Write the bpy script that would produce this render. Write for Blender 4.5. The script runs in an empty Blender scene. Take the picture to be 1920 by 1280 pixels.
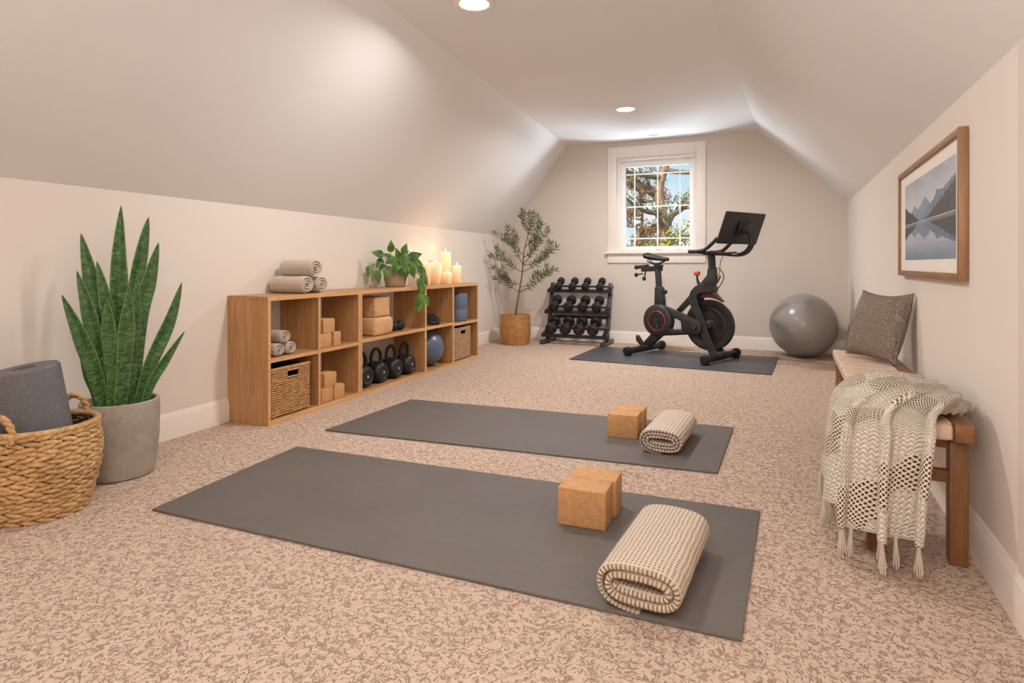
import bpy, bmesh, math, random
from mathutils import Vector, Matrix, noise
R = math.radians
PI = math.pi
scn = bpy.context.scene
C = scn.collection

# ------------------------------------------------------------------ materials
def lin(c):
    return tuple((x/255/12.92 if x/255 <= .04045 else ((x/255+.055)/1.055)**2.4) for x in c)

class NT:
    """tiny node-tree builder"""
    def __init__(s, name):
        s.m = bpy.data.materials.new(name); s.m.use_nodes = True
        s.t = s.m.node_tree; s.n = s.t.nodes; s.l = s.t.links
        s.b = s.n['Principled BSDF']; s.out = s.n['Material Output']
    def node(s, kind, **kw):
        nd = s.n.new(kind)
        for k, v in kw.items():
            if k.startswith('i_'): nd.inputs[int(k[2:])].default_value = v
            else: setattr(nd, k, v)
        return nd
    def link(s, a, b): s.l.new(a, b)
    def coord(s, scale=(1,1,1), kind='Object', rot=(0,0,0)):
        tc = s.node('ShaderNodeTexCoord'); mp = s.node('ShaderNodeMapping')
        mp.inputs['Scale'].default_value = scale; mp.inputs['Rotation'].default_value = rot
        s.link(tc.outputs[kind], mp.inputs['Vector']); return mp.outputs['Vector']
    def noise(s, vec, scale, detail=3, rough=.5, dist=0):
        nd = s.node('ShaderNodeTexNoise'); s.link(vec, nd.inputs['Vector'])
        nd.inputs['Scale'].default_value = scale; nd.inputs['Detail'].default_value = detail
        nd.inputs['Roughness'].default_value = rough; nd.inputs['Distortion'].default_value = dist
        return nd.outputs['Fac']
    def ramp(s, fac, stops):
        nd = s.node('ShaderNodeValToRGB'); e = nd.color_ramp.elements
        while len(e) < len(stops): e.new(.5)
        for el, (p, c) in zip(e, stops):
            el.position = p; el.color = (*c, 1) if len(c) == 3 else c
        s.link(fac, nd.inputs['Fac']); return nd.outputs['Color']
    def math(s, op, a, b=0, c=0):
        nd = s.node('ShaderNodeMath', operation=op)
        for k, v in enumerate((a, b, c)):
            if hasattr(v, 'is_linked'): s.link(v, nd.inputs[k])
            else: nd.inputs[k].default_value = v
        return nd.outputs[0]
    def mix(s, fac, a, b):
        nd = s.node('ShaderNodeMix', data_type='RGBA')
        for key, v in ((0, fac), (6, a), (7, b)):
            if hasattr(v, 'is_linked'): s.link(v, nd.inputs[key])
            else: nd.inputs[key].default_value = v if key == 0 else (*v, 1)
        return nd.outputs[2]
    def col(s, v):
        if hasattr(v, 'is_linked'): s.link(v, s.b.inputs['Base Color'])
        else: s.b.inputs['Base Color'].default_value = (*v, 1)
    def bump(s, h, strength=.3, dist=.002):
        nd = s.node('ShaderNodeBump'); nd.inputs['Strength'].default_value = strength
        nd.inputs['Distance'].default_value = dist
        s.link(h, nd.inputs['Height']); s.link(nd.outputs[0], s.b.inputs['Normal'])
    def set(s, **kw):
        for k, v in kw.items(): s.b.inputs[k.replace('_', ' ')].default_value = v
        return s

def plain(name, rgb, rough=.5, metal=0, var=.12, scale=30, bump=0, spec=.5, bscale=None):
    t = NT(name); c = lin(rgb); v = t.coord()
    n = t.noise(v, scale, 4)
    t.col(t.ramp(n, [(.3, tuple(x*(1-var) for x in c)), (.7, tuple(min(1, x*(1+var)) for x in c))]))
    t.set(Roughness=rough, Metallic=metal)
    t.b.inputs['Specular IOR Level'].default_value = spec
    if bump:
        t.bump(t.noise(v, bscale or scale*6, 3), bump, .002)
    return t.m

def wood(name, c1, c2, axis='Z', rough=.45, scale=1.0, bump=.12):
    t = NT(name)
    k = {'X': (1.2, 16, 16), 'Y': (16, 1.2, 16), 'Z': (16, 16, 1.2)}[axis]
    v = t.coord(tuple(x*scale for x in k))
    n1 = t.noise(v, 2.2, 4, .6, .6); n2 = t.noise(v, 9, 3, .6)
    f = t.math('ADD', t.math('MULTIPLY', n1, .7), t.math('MULTIPLY', n2, .3))
    a, b = lin(c1), lin(c2)
    t.col(t.ramp(f, [(.3, b), (.5, tuple((x+y)/2 for x, y in zip(a, b))), (.68, a)]))
    t.set(Roughness=rough); t.bump(f, bump, .002)
    return t.m

M = {}
def paint(name, rgb, bump=.05):
    t = NT(name); v = t.coord(); c = lin(rgb)
    n = t.noise(v, 1.3, 2)
    t.col(t.ramp(n, [(.3, tuple(x*.985 for x in c)), (.7, c)]))
    t.set(Roughness=.75); t.bump(t.noise(v, 160, 2), bump, .001)
    t.b.inputs['Specular IOR Level'].default_value = .25
    return t.m
M['wall'] = paint('wall_paint', (230, 221, 212))
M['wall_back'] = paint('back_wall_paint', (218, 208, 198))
M['ceil'] = paint('ceiling_paint', (232, 231, 230))
M['white'] = paint('white_trim_paint', (240, 232, 224), .02)
M['white'].node_tree.nodes['Principled BSDF'].inputs['Roughness'].default_value = .4
M['vinyl'] = plain('white_vinyl', (244, 244, 244), .35, var=.02)

def carpet():
    t = NT('carpet_loops'); v = t.coord()
    n1 = t.noise(v, 30, 1, .5, 1.3); n2 = t.noise(v, 47, 1, .5, 1.0)
    d1 = t.math('MULTIPLY', t.math('ABSOLUTE', t.math('SUBTRACT', n1, .5)), 15.0)
    d2 = t.math('MULTIPLY', t.math('ABSOLUTE', t.math('SUBTRACT', n2, .5)), 15.0)
    brk = t.math('MAXIMUM', t.math('MULTIPLY', t.math('SUBTRACT', t.noise(v, 40, 2, .5), .45), 8.0), 0.0)
    brk2 = t.math('MAXIMUM', t.math('MULTIPLY', t.math('SUBTRACT', t.noise(v, 57, 2, .5), .45), 8.0), 0.0)
    h = t.math('MINIMUM', t.math('MINIMUM', t.math('ADD', d1, brk), t.math('ADD', d2, brk2)), 1.0)
    hh = t.math('ADD', t.math('MULTIPLY', h, .8), t.math('MULTIPLY', t.noise(v, 240, 2), .35))
    big = t.noise(v, 2.2, 3, .6)
    base = t.ramp(hh, [(.1, lin((116, 90, 74))), (.4, lin((168, 143, 126))), (.75, lin((190, 166, 148))), (1.0, lin((207, 184, 166)))])
    t.col(t.mix(t.math('MULTIPLY', big, .35), base, lin((196, 172, 155))))
    t.set(Roughness=.95); t.b.inputs['Specular IOR Level'].default_value = .1
    t.bump(hh, .8, .006)
    return t.m
M['carpet'] = carpet()

M['oak'] = {a: wood('oak_'+a, (196, 150, 100), (150, 105, 62), a) for a in 'XYZ'}
M['oak_edge'] = wood('oak_edge', (222, 176, 128), (190, 140, 92), 'Y', bump=.05)
M['oak_edge_z'] = wood('oak_edge_z', (222, 176, 128), (190, 140, 92), 'Z', bump=.05)
M['teak'] = {a: wood('teak_'+a, (146, 98, 56), (102, 64, 34), a, .5) for a in 'XYZ'}
M['frame_wood'] = {a: wood('frame_wood_'+a, (160, 118, 80), (122, 84, 52), a, .5) for a in 'XYZ'}
M['stump'] = wood('stump_wood', (222, 178, 132), (180, 130, 84), 'Y', .6, .8, .3)

def wicker(name, a, b, scale=60):
    t = NT(name); v = t.coord(); n = t.noise(v, scale, 3, .6); n2 = t.noise(v, scale*.2, 2)
    f = t.math('ADD', t.math('MULTIPLY', n, .6), t.math('MULTIPLY', n2, .4))
    t.col(t.ramp(f, [(.32, lin(b)), (.66, lin(a))])); t.set(Roughness=.6)
    t.bump(t.noise(t.coord((1, 1, 6)), 120, 2), .25, .002)
    return t.m
M['hyacinth'] = wicker('water_hyacinth', (216, 178, 126), (150, 108, 64))
M['hyacinth_dark'] = plain('basket_gaps', (70, 44, 22), .8, bump=.2)
M['rattan'] = wicker('rattan_brown', (206, 160, 104), (146, 100, 56), 120)
M['rattan_pale'] = wicker('rattan_pale', (206, 172, 136), (150, 112, 80), 120)
M['seagrass'] = wicker('seagrass', (196, 144, 84), (140, 92, 46), 90)
M['gap'] = plain('dark_gap', (48, 32, 20), .9)

def concrete():
    t = NT('concrete'); v = t.coord(); n = t.noise(v, 7, 6, .65); n2 = t.noise(v, 40, 3)
    f = t.math('ADD', t.math('MULTIPLY', n, .75), t.math('MULTIPLY', n2, .25))
    t.col(t.ramp(f, [(.3, lin((136, 126, 116))), (.55, lin((160, 150, 140))), (.75, lin((178, 168, 158)))]))
    t.set(Roughness=.7); t.bump(n2, .15, .003); return t.m
M['concrete'] = concrete()
M['clay'] = plain('clay_pot', (152, 126, 98), .6, var=.2, scale=14)
M['soil'] = plain('soil', (52, 38, 28), .95, var=.4, scale=80, bump=.8)

def snake_leaf():
    t = NT('snake_plant_leaf')
    uv = t.node('ShaderNodeUVMap'); sp = t.node('ShaderNodeSeparateXYZ'); t.link(uv.outputs[0], sp.inputs[0])
    v = t.coord((1, 1, 1), 'UV')
    mp = t.node('ShaderNodeMapping'); mp.inputs['Scale'].default_value = (1.2, 34, 1); t.link(uv.outputs[0], mp.inputs['Vector'])
    band = t.noise(mp.outputs[0], 1.6, 3, .6, 1.2)
    base = t.ramp(band, [(.38, lin((28, 58, 26))), (.5, lin((50, 90, 40))), (.64, lin((92, 130, 62)))])
    edge = t.math('ABSOLUTE', t.math('SUBTRACT', sp.outputs[0], .5))
    ef = t.math('GREATER_THAN', edge, .47)
    t.col(t.mix(t.math('MULTIPLY', ef, .6), base, lin((120, 150, 80))))
    t.set(Roughness=.38); return t.m
M['snake'] = snake_leaf()
def leafm(name, a, b, rough=.4):
    t = NT(name); n = t.noise(t.coord(), 12, 2)
    t.col(t.ramp(n, [(.35, lin(b)), (.65, lin(a))])); t.set(Roughness=rough)
    return t.m
M['pothos'] = leafm('pothos_leaf', (96, 134, 48), (48, 86, 28))
M['olive'] = leafm('olive_leaf', (112, 116, 82), (66, 76, 50), .6)
M['bark'] = plain('olive_bark', (112, 86, 62), .8, var=.25, scale=40, bump=.4)
M['stem'] = plain('green_stem', (92, 118, 50), .6)

def towel(name, rgb, sc=260, st=.7):
    t = NT(name); v = t.coord(); n = t.noise(v, sc, 3, .7); c = lin(rgb)
    t.col(t.ramp(n, [(.3, tuple(x*.72 for x in c)), (.65, c)]))
    t.set(Roughness=.95); t.b.inputs['Specular IOR Level'].default_value = .1
    t.b.inputs['Sheen Weight'].default_value = .25
    t.bump(n, st, .006); return t.m
M['towel'] = towel('terry_towel', (212, 196, 180))
def knit(name, rgb, dark, fu, fv):
    """stitched rows in UV metres: rows of dimples along v, ribs along u"""
    t = NT(name); uv = t.node('ShaderNodeUVMap'); sp = t.node('ShaderNodeSeparateXYZ'); t.link(uv.outputs[0], sp.inputs[0])
    wob = t.noise(t.coord(), 18, 2)
    a = t.math('SINE', t.math('ADD', t.math('MULTIPLY', sp.outputs[0], fu), t.math('MULTIPLY', wob, 4)))
    b = t.math('SINE', t.math('ADD', t.math('MULTIPLY', sp.outputs[1], fv), t.math('MULTIPLY', a, 1.2)))
    h = t.math('ADD', t.math('MULTIPLY', t.math('MULTIPLY', t.math('ADD', a, 1), t.math('ADD', b, 1)), .25), t.math('MULTIPLY', t.noise(t.coord(), 300, 2), .35))
    c, d = lin(rgb), lin(dark)
    t.col(t.ramp(h, [(.08, c), (.5, tuple(x*.9 for x in c)), (.95, d)]))
    t.set(Roughness=.95); t.b.inputs['Specular IOR Level'].default_value = .1
    inv = t.math('MULTIPLY', h, -1.0)
    t.bump(inv, .8, .004); return t.m
M['blanket'] = knit('knit_blanket', (222, 208, 190), (150, 126, 100), 2*PI/.0125, 2*PI/.015)
M['blanket_small'] = knit('ribbed_blanket', (220, 206, 190), (164, 146, 128), 2*PI/.016, 2*PI/.03)

def throwm():
    t = NT('knit_throw'); uv = t.node('ShaderNodeUVMap'); sp = t.node('ShaderNodeSeparateXYZ'); t.link(uv.outputs[0], sp.inputs[0])
    obj = t.coord(); wob = t.noise(obj, 22, 2)
    U = t.math('ADD', t.math('MULTIPLY', sp.outputs[0], 2*PI/.030), t.math('MULTIPLY', wob, 2.2))
    V = t.math('ADD', t.math('MULTIPLY', sp.outputs[1], 2*PI/.030), t.math('MULTIPLY', wob, 1.6))
    n1 = t.math('ABSOLUTE', t.math('SINE', t.math('ADD', U, V))); n2 = t.math('ABSOLUTE', t.math('SINE', t.math('SUBTRACT', U, V)))
    net = t.math('MAXIMUM', n1, n2)                                   # diamond lattice of the openwork bands
    knit = t.math('MULTIPLY', t.math('ADD', t.math('SINE', t.math('ADD', t.math('MULTIPLY', V, 2.0), t.math('MULTIPLY', t.math('ABSOLUTE', t.math('SINE', U)), 4.0))), 1), .5)
    bandn = t.math('ADD', t.math('SINE', t.math('ADD', t.math('MULTIPLY', sp.outputs[1], 2*PI/.34), t.math('MULTIPLY', sp.outputs[0], 9))), t.math('MULTIPLY', t.math('SUBTRACT', t.noise(obj, 8, 2), .5), 4.5))
    band = t.ramp(bandn, [(.05, (0, 0, 0)), (.5, (1, 1, 1))])
    cream = t.ramp(knit, [(.0, lin((218, 202, 182))), (.4, lin((247, 238, 225)))])
    marl = t.ramp(net, [(.55, lin((80, 60, 45))), (.80, lin((160, 136, 114))), (.97, lin((244, 234, 220)))])
    t.col(t.mix(band, cream, marl))
    t.set(Roughness=.95); t.b.inputs['Specular IOR Level'].default_value = .1
    hgt = t.mix(band, (0, 0, 0), (1, 1, 1)); 
    hm = t.node('ShaderNodeMix', data_type='FLOAT'); t.link(band, hm.inputs[0]); t.link(knit, hm.inputs[2]); t.link(net, hm.inputs[3])
    t.bump(t.math('ADD', hm.outputs[0], t.math('MULTIPLY', t.noise(obj, 300, 2), .3)), .9, .006); return t.m
M['throw'] = throwm()
M['tassel'] = towel('tassel_yarn', (226, 212, 192), 300, .4)

def cushion():
    t = NT('quilted_cushion'); v = t.coord()
    n = t.noise(v, 14, 2, .5, .5)
    w = t.math('SINE', t.math('MULTIPLY', n, 90)); n2 = t.noise(v, 90, 3)
    h = t.math('ADD', t.math('MULTIPLY', w, .5), n2)
    t.col(t.ramp(h, [(.0, lin((112, 98, 86))), (.6, lin((132, 117, 104))), (1, lin((144, 129, 116)))]))
    t.set(Roughness=.9); t.bump(h, .5, .004); return t.m
M['cushion'] = cushion()
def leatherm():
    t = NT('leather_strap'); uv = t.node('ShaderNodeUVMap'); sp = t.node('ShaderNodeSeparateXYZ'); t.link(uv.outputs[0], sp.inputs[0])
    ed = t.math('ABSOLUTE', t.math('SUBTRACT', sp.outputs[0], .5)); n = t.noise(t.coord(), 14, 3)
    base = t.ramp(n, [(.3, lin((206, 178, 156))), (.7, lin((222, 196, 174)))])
    f = t.ramp(ed, [(.43, (0, 0, 0)), (.46, (1, 1, 1))])      # edges coloured dark to stand in for shade in the strap gaps
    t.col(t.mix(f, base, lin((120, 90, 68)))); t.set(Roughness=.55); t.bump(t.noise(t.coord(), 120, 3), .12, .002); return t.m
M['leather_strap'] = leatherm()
M['leather'] = plain('leather_pad', (214, 186, 164), .55, var=.06, scale=12, bump=.15)

def matmat(name, rgb, rough=.7):
    t = NT(name); v = t.coord(); c = lin(rgb)
    w = t.math('SINE', t.math('MULTIPLY', t.node('ShaderNodeSeparateXYZ').outputs[1], 1))
    sp = [n for n in t.n if n.type == 'SEPXYZ'][0]; t.link(v, sp.inputs[0])
    w = t.math('SINE', t.math('ADD', t.math('MULTIPLY', sp.outputs[1], 2*PI/.012), t.math('MULTIPLY', t.noise(v, 20, 2), 2)))
    n = t.noise(v, 26, 4, .7); nb = t.noise(v, 2.5, 2)
    f = t.math('ADD', t.math('MULTIPLY', n, .5), t.math('MULTIPLY', nb, .5))
    t.col(t.ramp(f, [(.3, tuple(x*.88 for x in c)), (.7, tuple(x*1.1 for x in c))]))
    t.set(Roughness=rough)
    t.bump(t.math('ADD', t.math('MULTIPLY', w, .5), n), .45, .002); return t.m
M['mat'] = matmat('yoga_mat_rubber', (100, 94, 90))
M['gym_mat'] = matmat('gym_mat_rubber', (76, 77, 82), .42)
def corkm():
    t = NT('cork'); v = t.coord(); n = t.noise(v, 130, 4, .75); n2 = t.noise(v, 30, 2)
    f = t.math('ADD', t.math('MULTIPLY', n, .7), t.math('MULTIPLY', n2, .3))
    t.col(t.ramp(f, [(.3, lin((164, 116, 72))), (.5, lin((198, 148, 98))), (.7, lin((212, 166, 116)))]))
    t.set(Roughness=.75); t.bump(n, .2, .002); return t.m
M['cork'] = corkm()

def rollerm():
    t = NT('textured_foam'); v = t.coord()
    n = t.noise(v, 20, 1, .5, .3); w = t.math('SINE', t.math('MULTIPLY', n, 95))
    t.col(t.ramp(w, [(.0, lin((98, 97, 99))), (1, lin((108, 107, 109)))])); t.set(Roughness=.75); t.bump(w, .35, .002); return t.m
M['roller'] = rollerm()
M['ball'] = plain('ball_grey', (146, 141, 138), .28, var=.03, scale=8)
M['ball_blue'] = plain('ball_blue_grey', (88, 100, 120), .32, var=.05, scale=8)
M['foam_blue'] = plain('blue_grey_foam', (96, 108, 130), .6, var=.08, scale=20, bump=.1)
M['black'] = plain('black_plastic', (30, 30, 31), .42, var=.2)
M['graphite'] = plain('graphite_metal', (50, 49, 50), .4, .2, var=.1)
M['rubber'] = plain('black_rubber', (24, 24, 25), .6, var=.25, scale=60, bump=.15)
M['iron'] = plain('cast_iron', (30, 30, 32), .42, .2, var=.25, scale=50, bump=.2)
M['steel'] = plain('steel', (190, 190, 190), .28, .9, var=.08)
M['gunmetal'] = plain('gunmetal', (72, 70, 68), .4, .5, var=.15)
M['dark_red'] = plain('dark_red_plastic', (92, 40, 40), .35, var=.15)
M['red'] = plain('red_plastic', (206, 74, 38), .35, var=.06)
M['red_ring'] = plain('red_ring', (170, 58, 44), .4, var=.06)
M['screen_back'] = plain('screen_back', (34, 34, 36), .45, var=.05)
M['paper'] = plain('mat_board', (240, 234, 226), .8, var=.015)
M['vent'] = plain('vent_white', (214, 210, 208), .5, var=.02)

def emis(name, rgb, s):
    t = NT(name); t.set(Roughness=.5); n = t.noise(t.coord(), 3, 1)
    t.col(t.ramp(n, [(0, rgb), (1, rgb)]))
    t.b.inputs['Emission Color'].default_value = (*rgb, 1); t.b.inputs['Emission Strength'].default_value = s
    return t.m
M['diffuser'] = emis('light_diffuser', (1, .95, .86), 6)
M['flame'] = emis('candle_flame', (1, .72, .35), 12)
def candle():
    t = NT('candle_wax'); tc = t.node('ShaderNodeTexCoord'); sp = t.node('ShaderNodeSeparateXYZ'); t.link(tc.outputs['Generated'], sp.inputs[0])
    t.col(lin((240, 206, 168))); t.set(Roughness=.5)
    t.b.inputs['Subsurface Weight'].default_value = .5
    t.b.inputs['Subsurface Radius'].default_value = (.05, .03, .015)
    t.b.inputs['Subsurface Scale'].default_value = .5
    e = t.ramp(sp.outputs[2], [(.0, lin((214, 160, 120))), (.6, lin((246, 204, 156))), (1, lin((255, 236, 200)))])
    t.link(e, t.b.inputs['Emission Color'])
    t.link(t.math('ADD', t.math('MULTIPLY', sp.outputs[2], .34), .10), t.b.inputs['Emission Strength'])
    return t.m
M['wax'] = candle()
def glass():
    t = NT('window_glass'); t.n.remove(t.b)
    tr = t.node('ShaderNodeBsdfTransparent'); gl = t.node('ShaderNodeBsdfGlossy'); gl.inputs['Roughness'].default_value = .02
    fr = t.node('ShaderNodeFresnel'); fr.inputs[0].default_value = 1.25
    mx = t.node('ShaderNodeMixShader'); t.link(fr.outputs[0], mx.inputs[0]); t.link(tr.outputs[0], mx.inputs[1]); t.link(gl.outputs[0], mx.inputs[2])
    t.link(mx.outputs[0], t.out.inputs['Surface']); return t.m
M['glass'] = glass()
M['tree_bark'] = plain('tree_bark', (176, 140, 112), .9, var=.3, scale=8, bump=.5)
M['twig'] = plain('twig_bark', (132, 108, 92), .9, var=.3, scale=8)
M['fol_brown'] = leafm('rust_foliage', (188, 140, 98), (124, 94, 70), .8)
M['fol_green'] = leafm('dull_green_foliage', (146, 156, 96), (88, 104, 66), .8)
M['fol_gold'] = leafm('golden_foliage', (198, 190, 74), (140, 146, 56), .8)
M['grass'] = plain('grass', (126, 140, 70), .95, var=.2, scale=3)
def vcol():
    t = NT('lake_print'); a = t.node('ShaderNodeVertexColor', layer_name='Col'); n = t.noise(t.coord(), 60, 3)
    t.col(t.mix(t.math('MULTIPLY', n, .12), a.outputs[0], lin((120, 130, 140)))); t.set(Roughness=.5); return t.m
M['print'] = vcol()

# ------------------------------------------------------------------ mesh helpers
class MB:
    def __init__(s): s.v = []; s.f = []; s.uv = {}; s.M = Matrix.Identity(4)
    def at(s, M_): s.M = M_; return s
    def add(s, vs, fs, uvs=None):
        o = len(s.v)
        for p in vs: s.v.append(tuple(s.M @ Vector(p)))
        for f in fs:
            s.f.append(tuple(i+o for i in f))
        if uvs:
            for i, u in enumerate(uvs): s.uv[i+o] = u
        return s
    def box(s, x0, x1, y0, y1, z0, z1, bev=0, seg=2):
        bm = bmesh.new(); bmesh.ops.create_cube(bm, size=1)
        for v in bm.verts:
            v.co = ((x0+x1)/2+v.co.x*(x1-x0), (y0+y1)/2+v.co.y*(y1-y0), (z0+z1)/2+v.co.z*(z1-z0))
        if bev:
            bmesh.ops.bevel(bm, geom=list(bm.edges), offset=bev, segments=seg, profile=.5, affect='EDGES', clamp_overlap=True)
        return s.bm(bm)
    def bm(s, bm):
        bm.verts.index_update()
        s.add([v.co.copy() for v in bm.verts], [[v.index for v in f.verts] for f in bm.faces]); bm.free(); return s
    def prism(s, pts, d0, d1, mp, bev=0):
        """outline pts (a,b) extruded d0..d1; mp(a,b,d)->xyz"""
        bm = bmesh.new()
        lo = [bm.verts.new(mp(a, b, d0)) for a, b in pts]; hi = [bm.verts.new(mp(a, b, d1)) for a, b in pts]
        bm.faces.new(lo[::-1]); bm.faces.new(hi); n = len(pts)
        for i in range(n): bm.faces.new((lo[i], lo[(i+1) % n], hi[(i+1) % n], hi[i]))
        bmesh.ops.recalc_face_normals(bm, faces=list(bm.faces))
        if bev:
            ed = [e for e in bm.edges if len(e.link_faces) == 2 and e.calc_face_angle(0) > .5]
            bmesh.ops.bevel(bm, geom=ed, offset=bev, segments=2, profile=.5, affect='EDGES', clamp_overlap=True)
        return s.bm(bm)
    def lathe(s, prof, n=32, c=(0, 0, 0), axis='Z'):
        vs, fs = [], []
        for r, z in prof:
            for i in range(n):
                a = 2*PI*i/n; x, y = r*math.cos(a), r*math.sin(a)
                p = {'Z': (x, y, z), 'Y': (x, z, y), 'X': (z, x, y)}[axis]
                vs.append((p[0]+c[0], p[1]+c[1], p[2]+c[2]))
        for k in range(len(prof)-1):
            for i in range(n):
                j = (i+1) % n; fs.append((k*n+i, k*n+j, (k+1)*n+j, (k+1)*n+i))
        if prof[0][0] > 1e-6: fs.append(tuple(range(n))[::-1])
        if prof[-1][0] > 1e-6: fs.append(tuple((len(prof)-1)*n+i for i in range(n)))
        return s.add(vs, fs)
    def tube(s, pts, r, n=10, closed=False, flat=1.0, up=None):
        pts = [Vector(p) for p in pts]; m = len(pts)
        rs = r if isinstance(r, (list, tuple)) else [r]*m
        ref = Vector(up) if up else Vector((0, 0, 1)); vs, fs = [], []
        prev = None
        for i, p in enumerate(pts):
            if closed: t = pts[(i+1) % m]-pts[i-1]
            else: t = pts[min(i+1, m-1)]-pts[max(i-1, 0)]
            t.normalize()
            if prev is None:
                a = t.cross(ref)
                if a.length < 1e-3: a = t.cross(Vector((0, 1, 0)))
                if a.length < 1e-3: a = t.cross(Vector((1, 0, 0)))
            else: a = prev - t*prev.dot(t)
            a.normalize(); prev = a; b = t.cross(a)
            for k in range(n):
                q = 2*PI*k/n; vs.append(p+a*rs[i]*math.cos(q)*flat+b*rs[i]*math.sin(q))
        for i in range(m if closed else m-1):
            for k in range(n):
                j = (i+1) % m; fs.append((i*n+k, i*n+(k+1) % n, j*n+(k+1) % n, j*n+k))
        if not closed:
            fs.append(tuple(range(n))[::-1]); fs.append(tuple((m-1)*n+k for k in range(n)))
        return s.add(vs, fs)
    def ball(s, c, rx, ry=None, rz=None, nu=14, nv=9):
        ry = ry or rx; rz = rz or rx; vs, fs = [], []
        for j in range(nv+1):
            a = PI*j/nv
            for i in range(nu):
                b = 2*PI*i/nu
                vs.append((c[0]+rx*math.sin(a)*math.cos(b), c[1]+ry*math.sin(a)*math.sin(b), c[2]+rz*math.cos(a)))
        for j in range(nv):
            for i in range(nu): fs.append((j*nu+i, (j+1)*nu+i, (j+1)*nu+(i+1) % nu, j*nu+(i+1) % nu))
        return s.add(vs, fs)
    def grid(s, fn, nu, nv, uvf=None):
        vs = [fn(i/nu, j/nv) for j in range(nv+1) for i in range(nu+1)]
        uvs = [(uvf(i/nu, j/nv) if uvf else (i/nu, j/nv)) for j in range(nv+1) for i in range(nu+1)]
        fs = [(j*(nu+1)+i, j*(nu+1)+i+1, (j+1)*(nu+1)+i+1, (j+1)*(nu+1)+i) for j in range(nv) for i in range(nu)]
        return s.add(vs, fs, uvs)
    def build(s, name, mat, parent=None, sharp=40, merge=True, label=None):
        me = bpy.data.meshes.new(name); me.from_pydata(s.v, [], s.f); 
        if s.uv:
            l = me.uv_layers.new(name='UVMap')
            for lp in me.loops: l.data[lp.index].uv = s.uv.get(lp.vertex_index, (0, 0))
        me.validate(); 
        if not s.uv:
            bm = bmesh.new(); bm.from_mesh(me)
            if merge: bmesh.ops.remove_doubles(bm, verts=bm.verts, dist=1e-5)
            bmesh.ops.recalc_face_normals(bm, faces=bm.faces); bm.to_mesh(me); bm.free()
        me.shade_smooth(); me.set_sharp_from_angle(angle=R(sharp))
        me.materials.append(mat)
        o = bpy.data.objects.new(name, me); C.objects.link(o)
        if parent: o.parent = parent
        if label: o['label'] = label
        return o

def thing(name, label, cat, loc=(0, 0, 0), rz=0, group=None):
    o = bpy.data.objects.new(name, None); C.objects.link(o)
    o.location = loc; o.rotation_euler = (0, 0, rz); o.empty_display_size = .1
    return tag(o, label, cat, group)
def tag(o, label, cat, group=None):
    o['label'] = label; o['category'] = cat
    if group: o['group'] = group
    return o
def struct(o): o['kind'] = 'structure'; return o
def dup(root, label, loc=None, rz=None, group=None):
    r = root.copy(); C.objects.link(r); r['label'] = label
    if loc is not None: r.location = loc
    if rz is not None: r.rotation_euler = (0, 0, rz)
    if group: r['group'] = group
    for ch in list(root.children):
        c = ch.copy(); C.objects.link(c); c.parent = r
        for g in list(ch.children):
            d = g.copy(); C.objects.link(d); d.parent = c
    return r
def catmull(P, n):
    P = [Vector(p) for p in P]; out = []
    for i in range(len(P)-1):
        a, b, c, d = P[max(i-1, 0)], P[i], P[i+1], P[min(i+2, len(P)-1)]
        for k in range(n):
            t = k/n; out.append(.5*((2*b)+(-a+c)*t+(2*a-5*b+4*c-d)*t*t+(-a+3*b-3*c+d)*t**3))
    out.append(P[-1]); return out
def cat_at(P, t):
    """point at t in 0..1 along a Catmull-Rom polyline"""
    k = min(int(t*(len(P)-1)), len(P)-2); u = t*(len(P)-1)-k
    a, b, c, d = (Vector(P[max(k-1, 0)]), Vector(P[k]), Vector(P[k+1]), Vector(P[min(k+2, len(P)-1)]))
    return .5*((2*b)+(-a+c)*u+(2*a-5*b+4*c-d)*u*u+(-a+3*b-3*c+d)*u**3)

# ------------------------------------------------------------------ camera
cam = bpy.data.cameras.new('camera'); co = bpy.data.objects.new('camera', cam); C.objects.link(co)
co.location = (0, 0, 1.0); co.rotation_euler = (R(90), 0, R(23))
cam.sensor_width = 36; cam.lens = 36*1130/1920
cam.shift_y = -145/1920; cam.clip_start = .02; cam.clip_end = 200
scn.camera = co

# ------------------------------------------------------------------ room shell
YB, YF = 7.6, -1.2
LX = lambda y: -3.15-.0312*(y-2.4)          # left knee wall
RX = lambda y: .655+.0305*(y-2.443)         # right knee wall
ZL = 1.385
ZR = lambda y: 1.618+.0118*(y-2.093)
ZC = 2.55
CL = lambda y: -2.089-.0722*(y-2.957)       # flat-ceiling edges
CR = lambda y: -.322+.0583*(y-3.707)
ys = [YF+(YB-YF)*i/24 for i in range(25)]
def strip(f0, f1, nv=8):
    return lambda u, v: tuple(Vector(f0(YF+(YB-YF)*u)).lerp(Vector(f1(YF+(YB-YF)*u)), v))
def shell(name, f0, f1, mat):
    m = MB(); m.grid(strip(f0, f1), 24, 10); return struct(m.build(name, mat))
m = MB(); m.grid(lambda u, v: (-3.6+4.7*u, YF+(YB-YF)*v, 0), 4, 8); struct(m.build('floor', M['carpet']))
shell('wall_left', lambda y: (LX(y), y, 0), lambda y: (LX(y), y, ZL), M['wall'])
shell('wall_right', lambda y: (RX(y), y, 0), lambda y: (RX(y), y, ZR(y)), M['wall'])
shell('ceiling_left', lambda y: (LX(y), y, ZL), lambda y: (CL(y), y, ZC), M['ceil'])
shell('ceiling', lambda y: (CL(y), y, ZC), lambda y: (CR(y), y, ZC), M['ceil'])
shell('ceiling_right', lambda y: (RX(y), y, ZR(y)), lambda y: (CR(y), y, ZC), M['ceil'])
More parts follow.
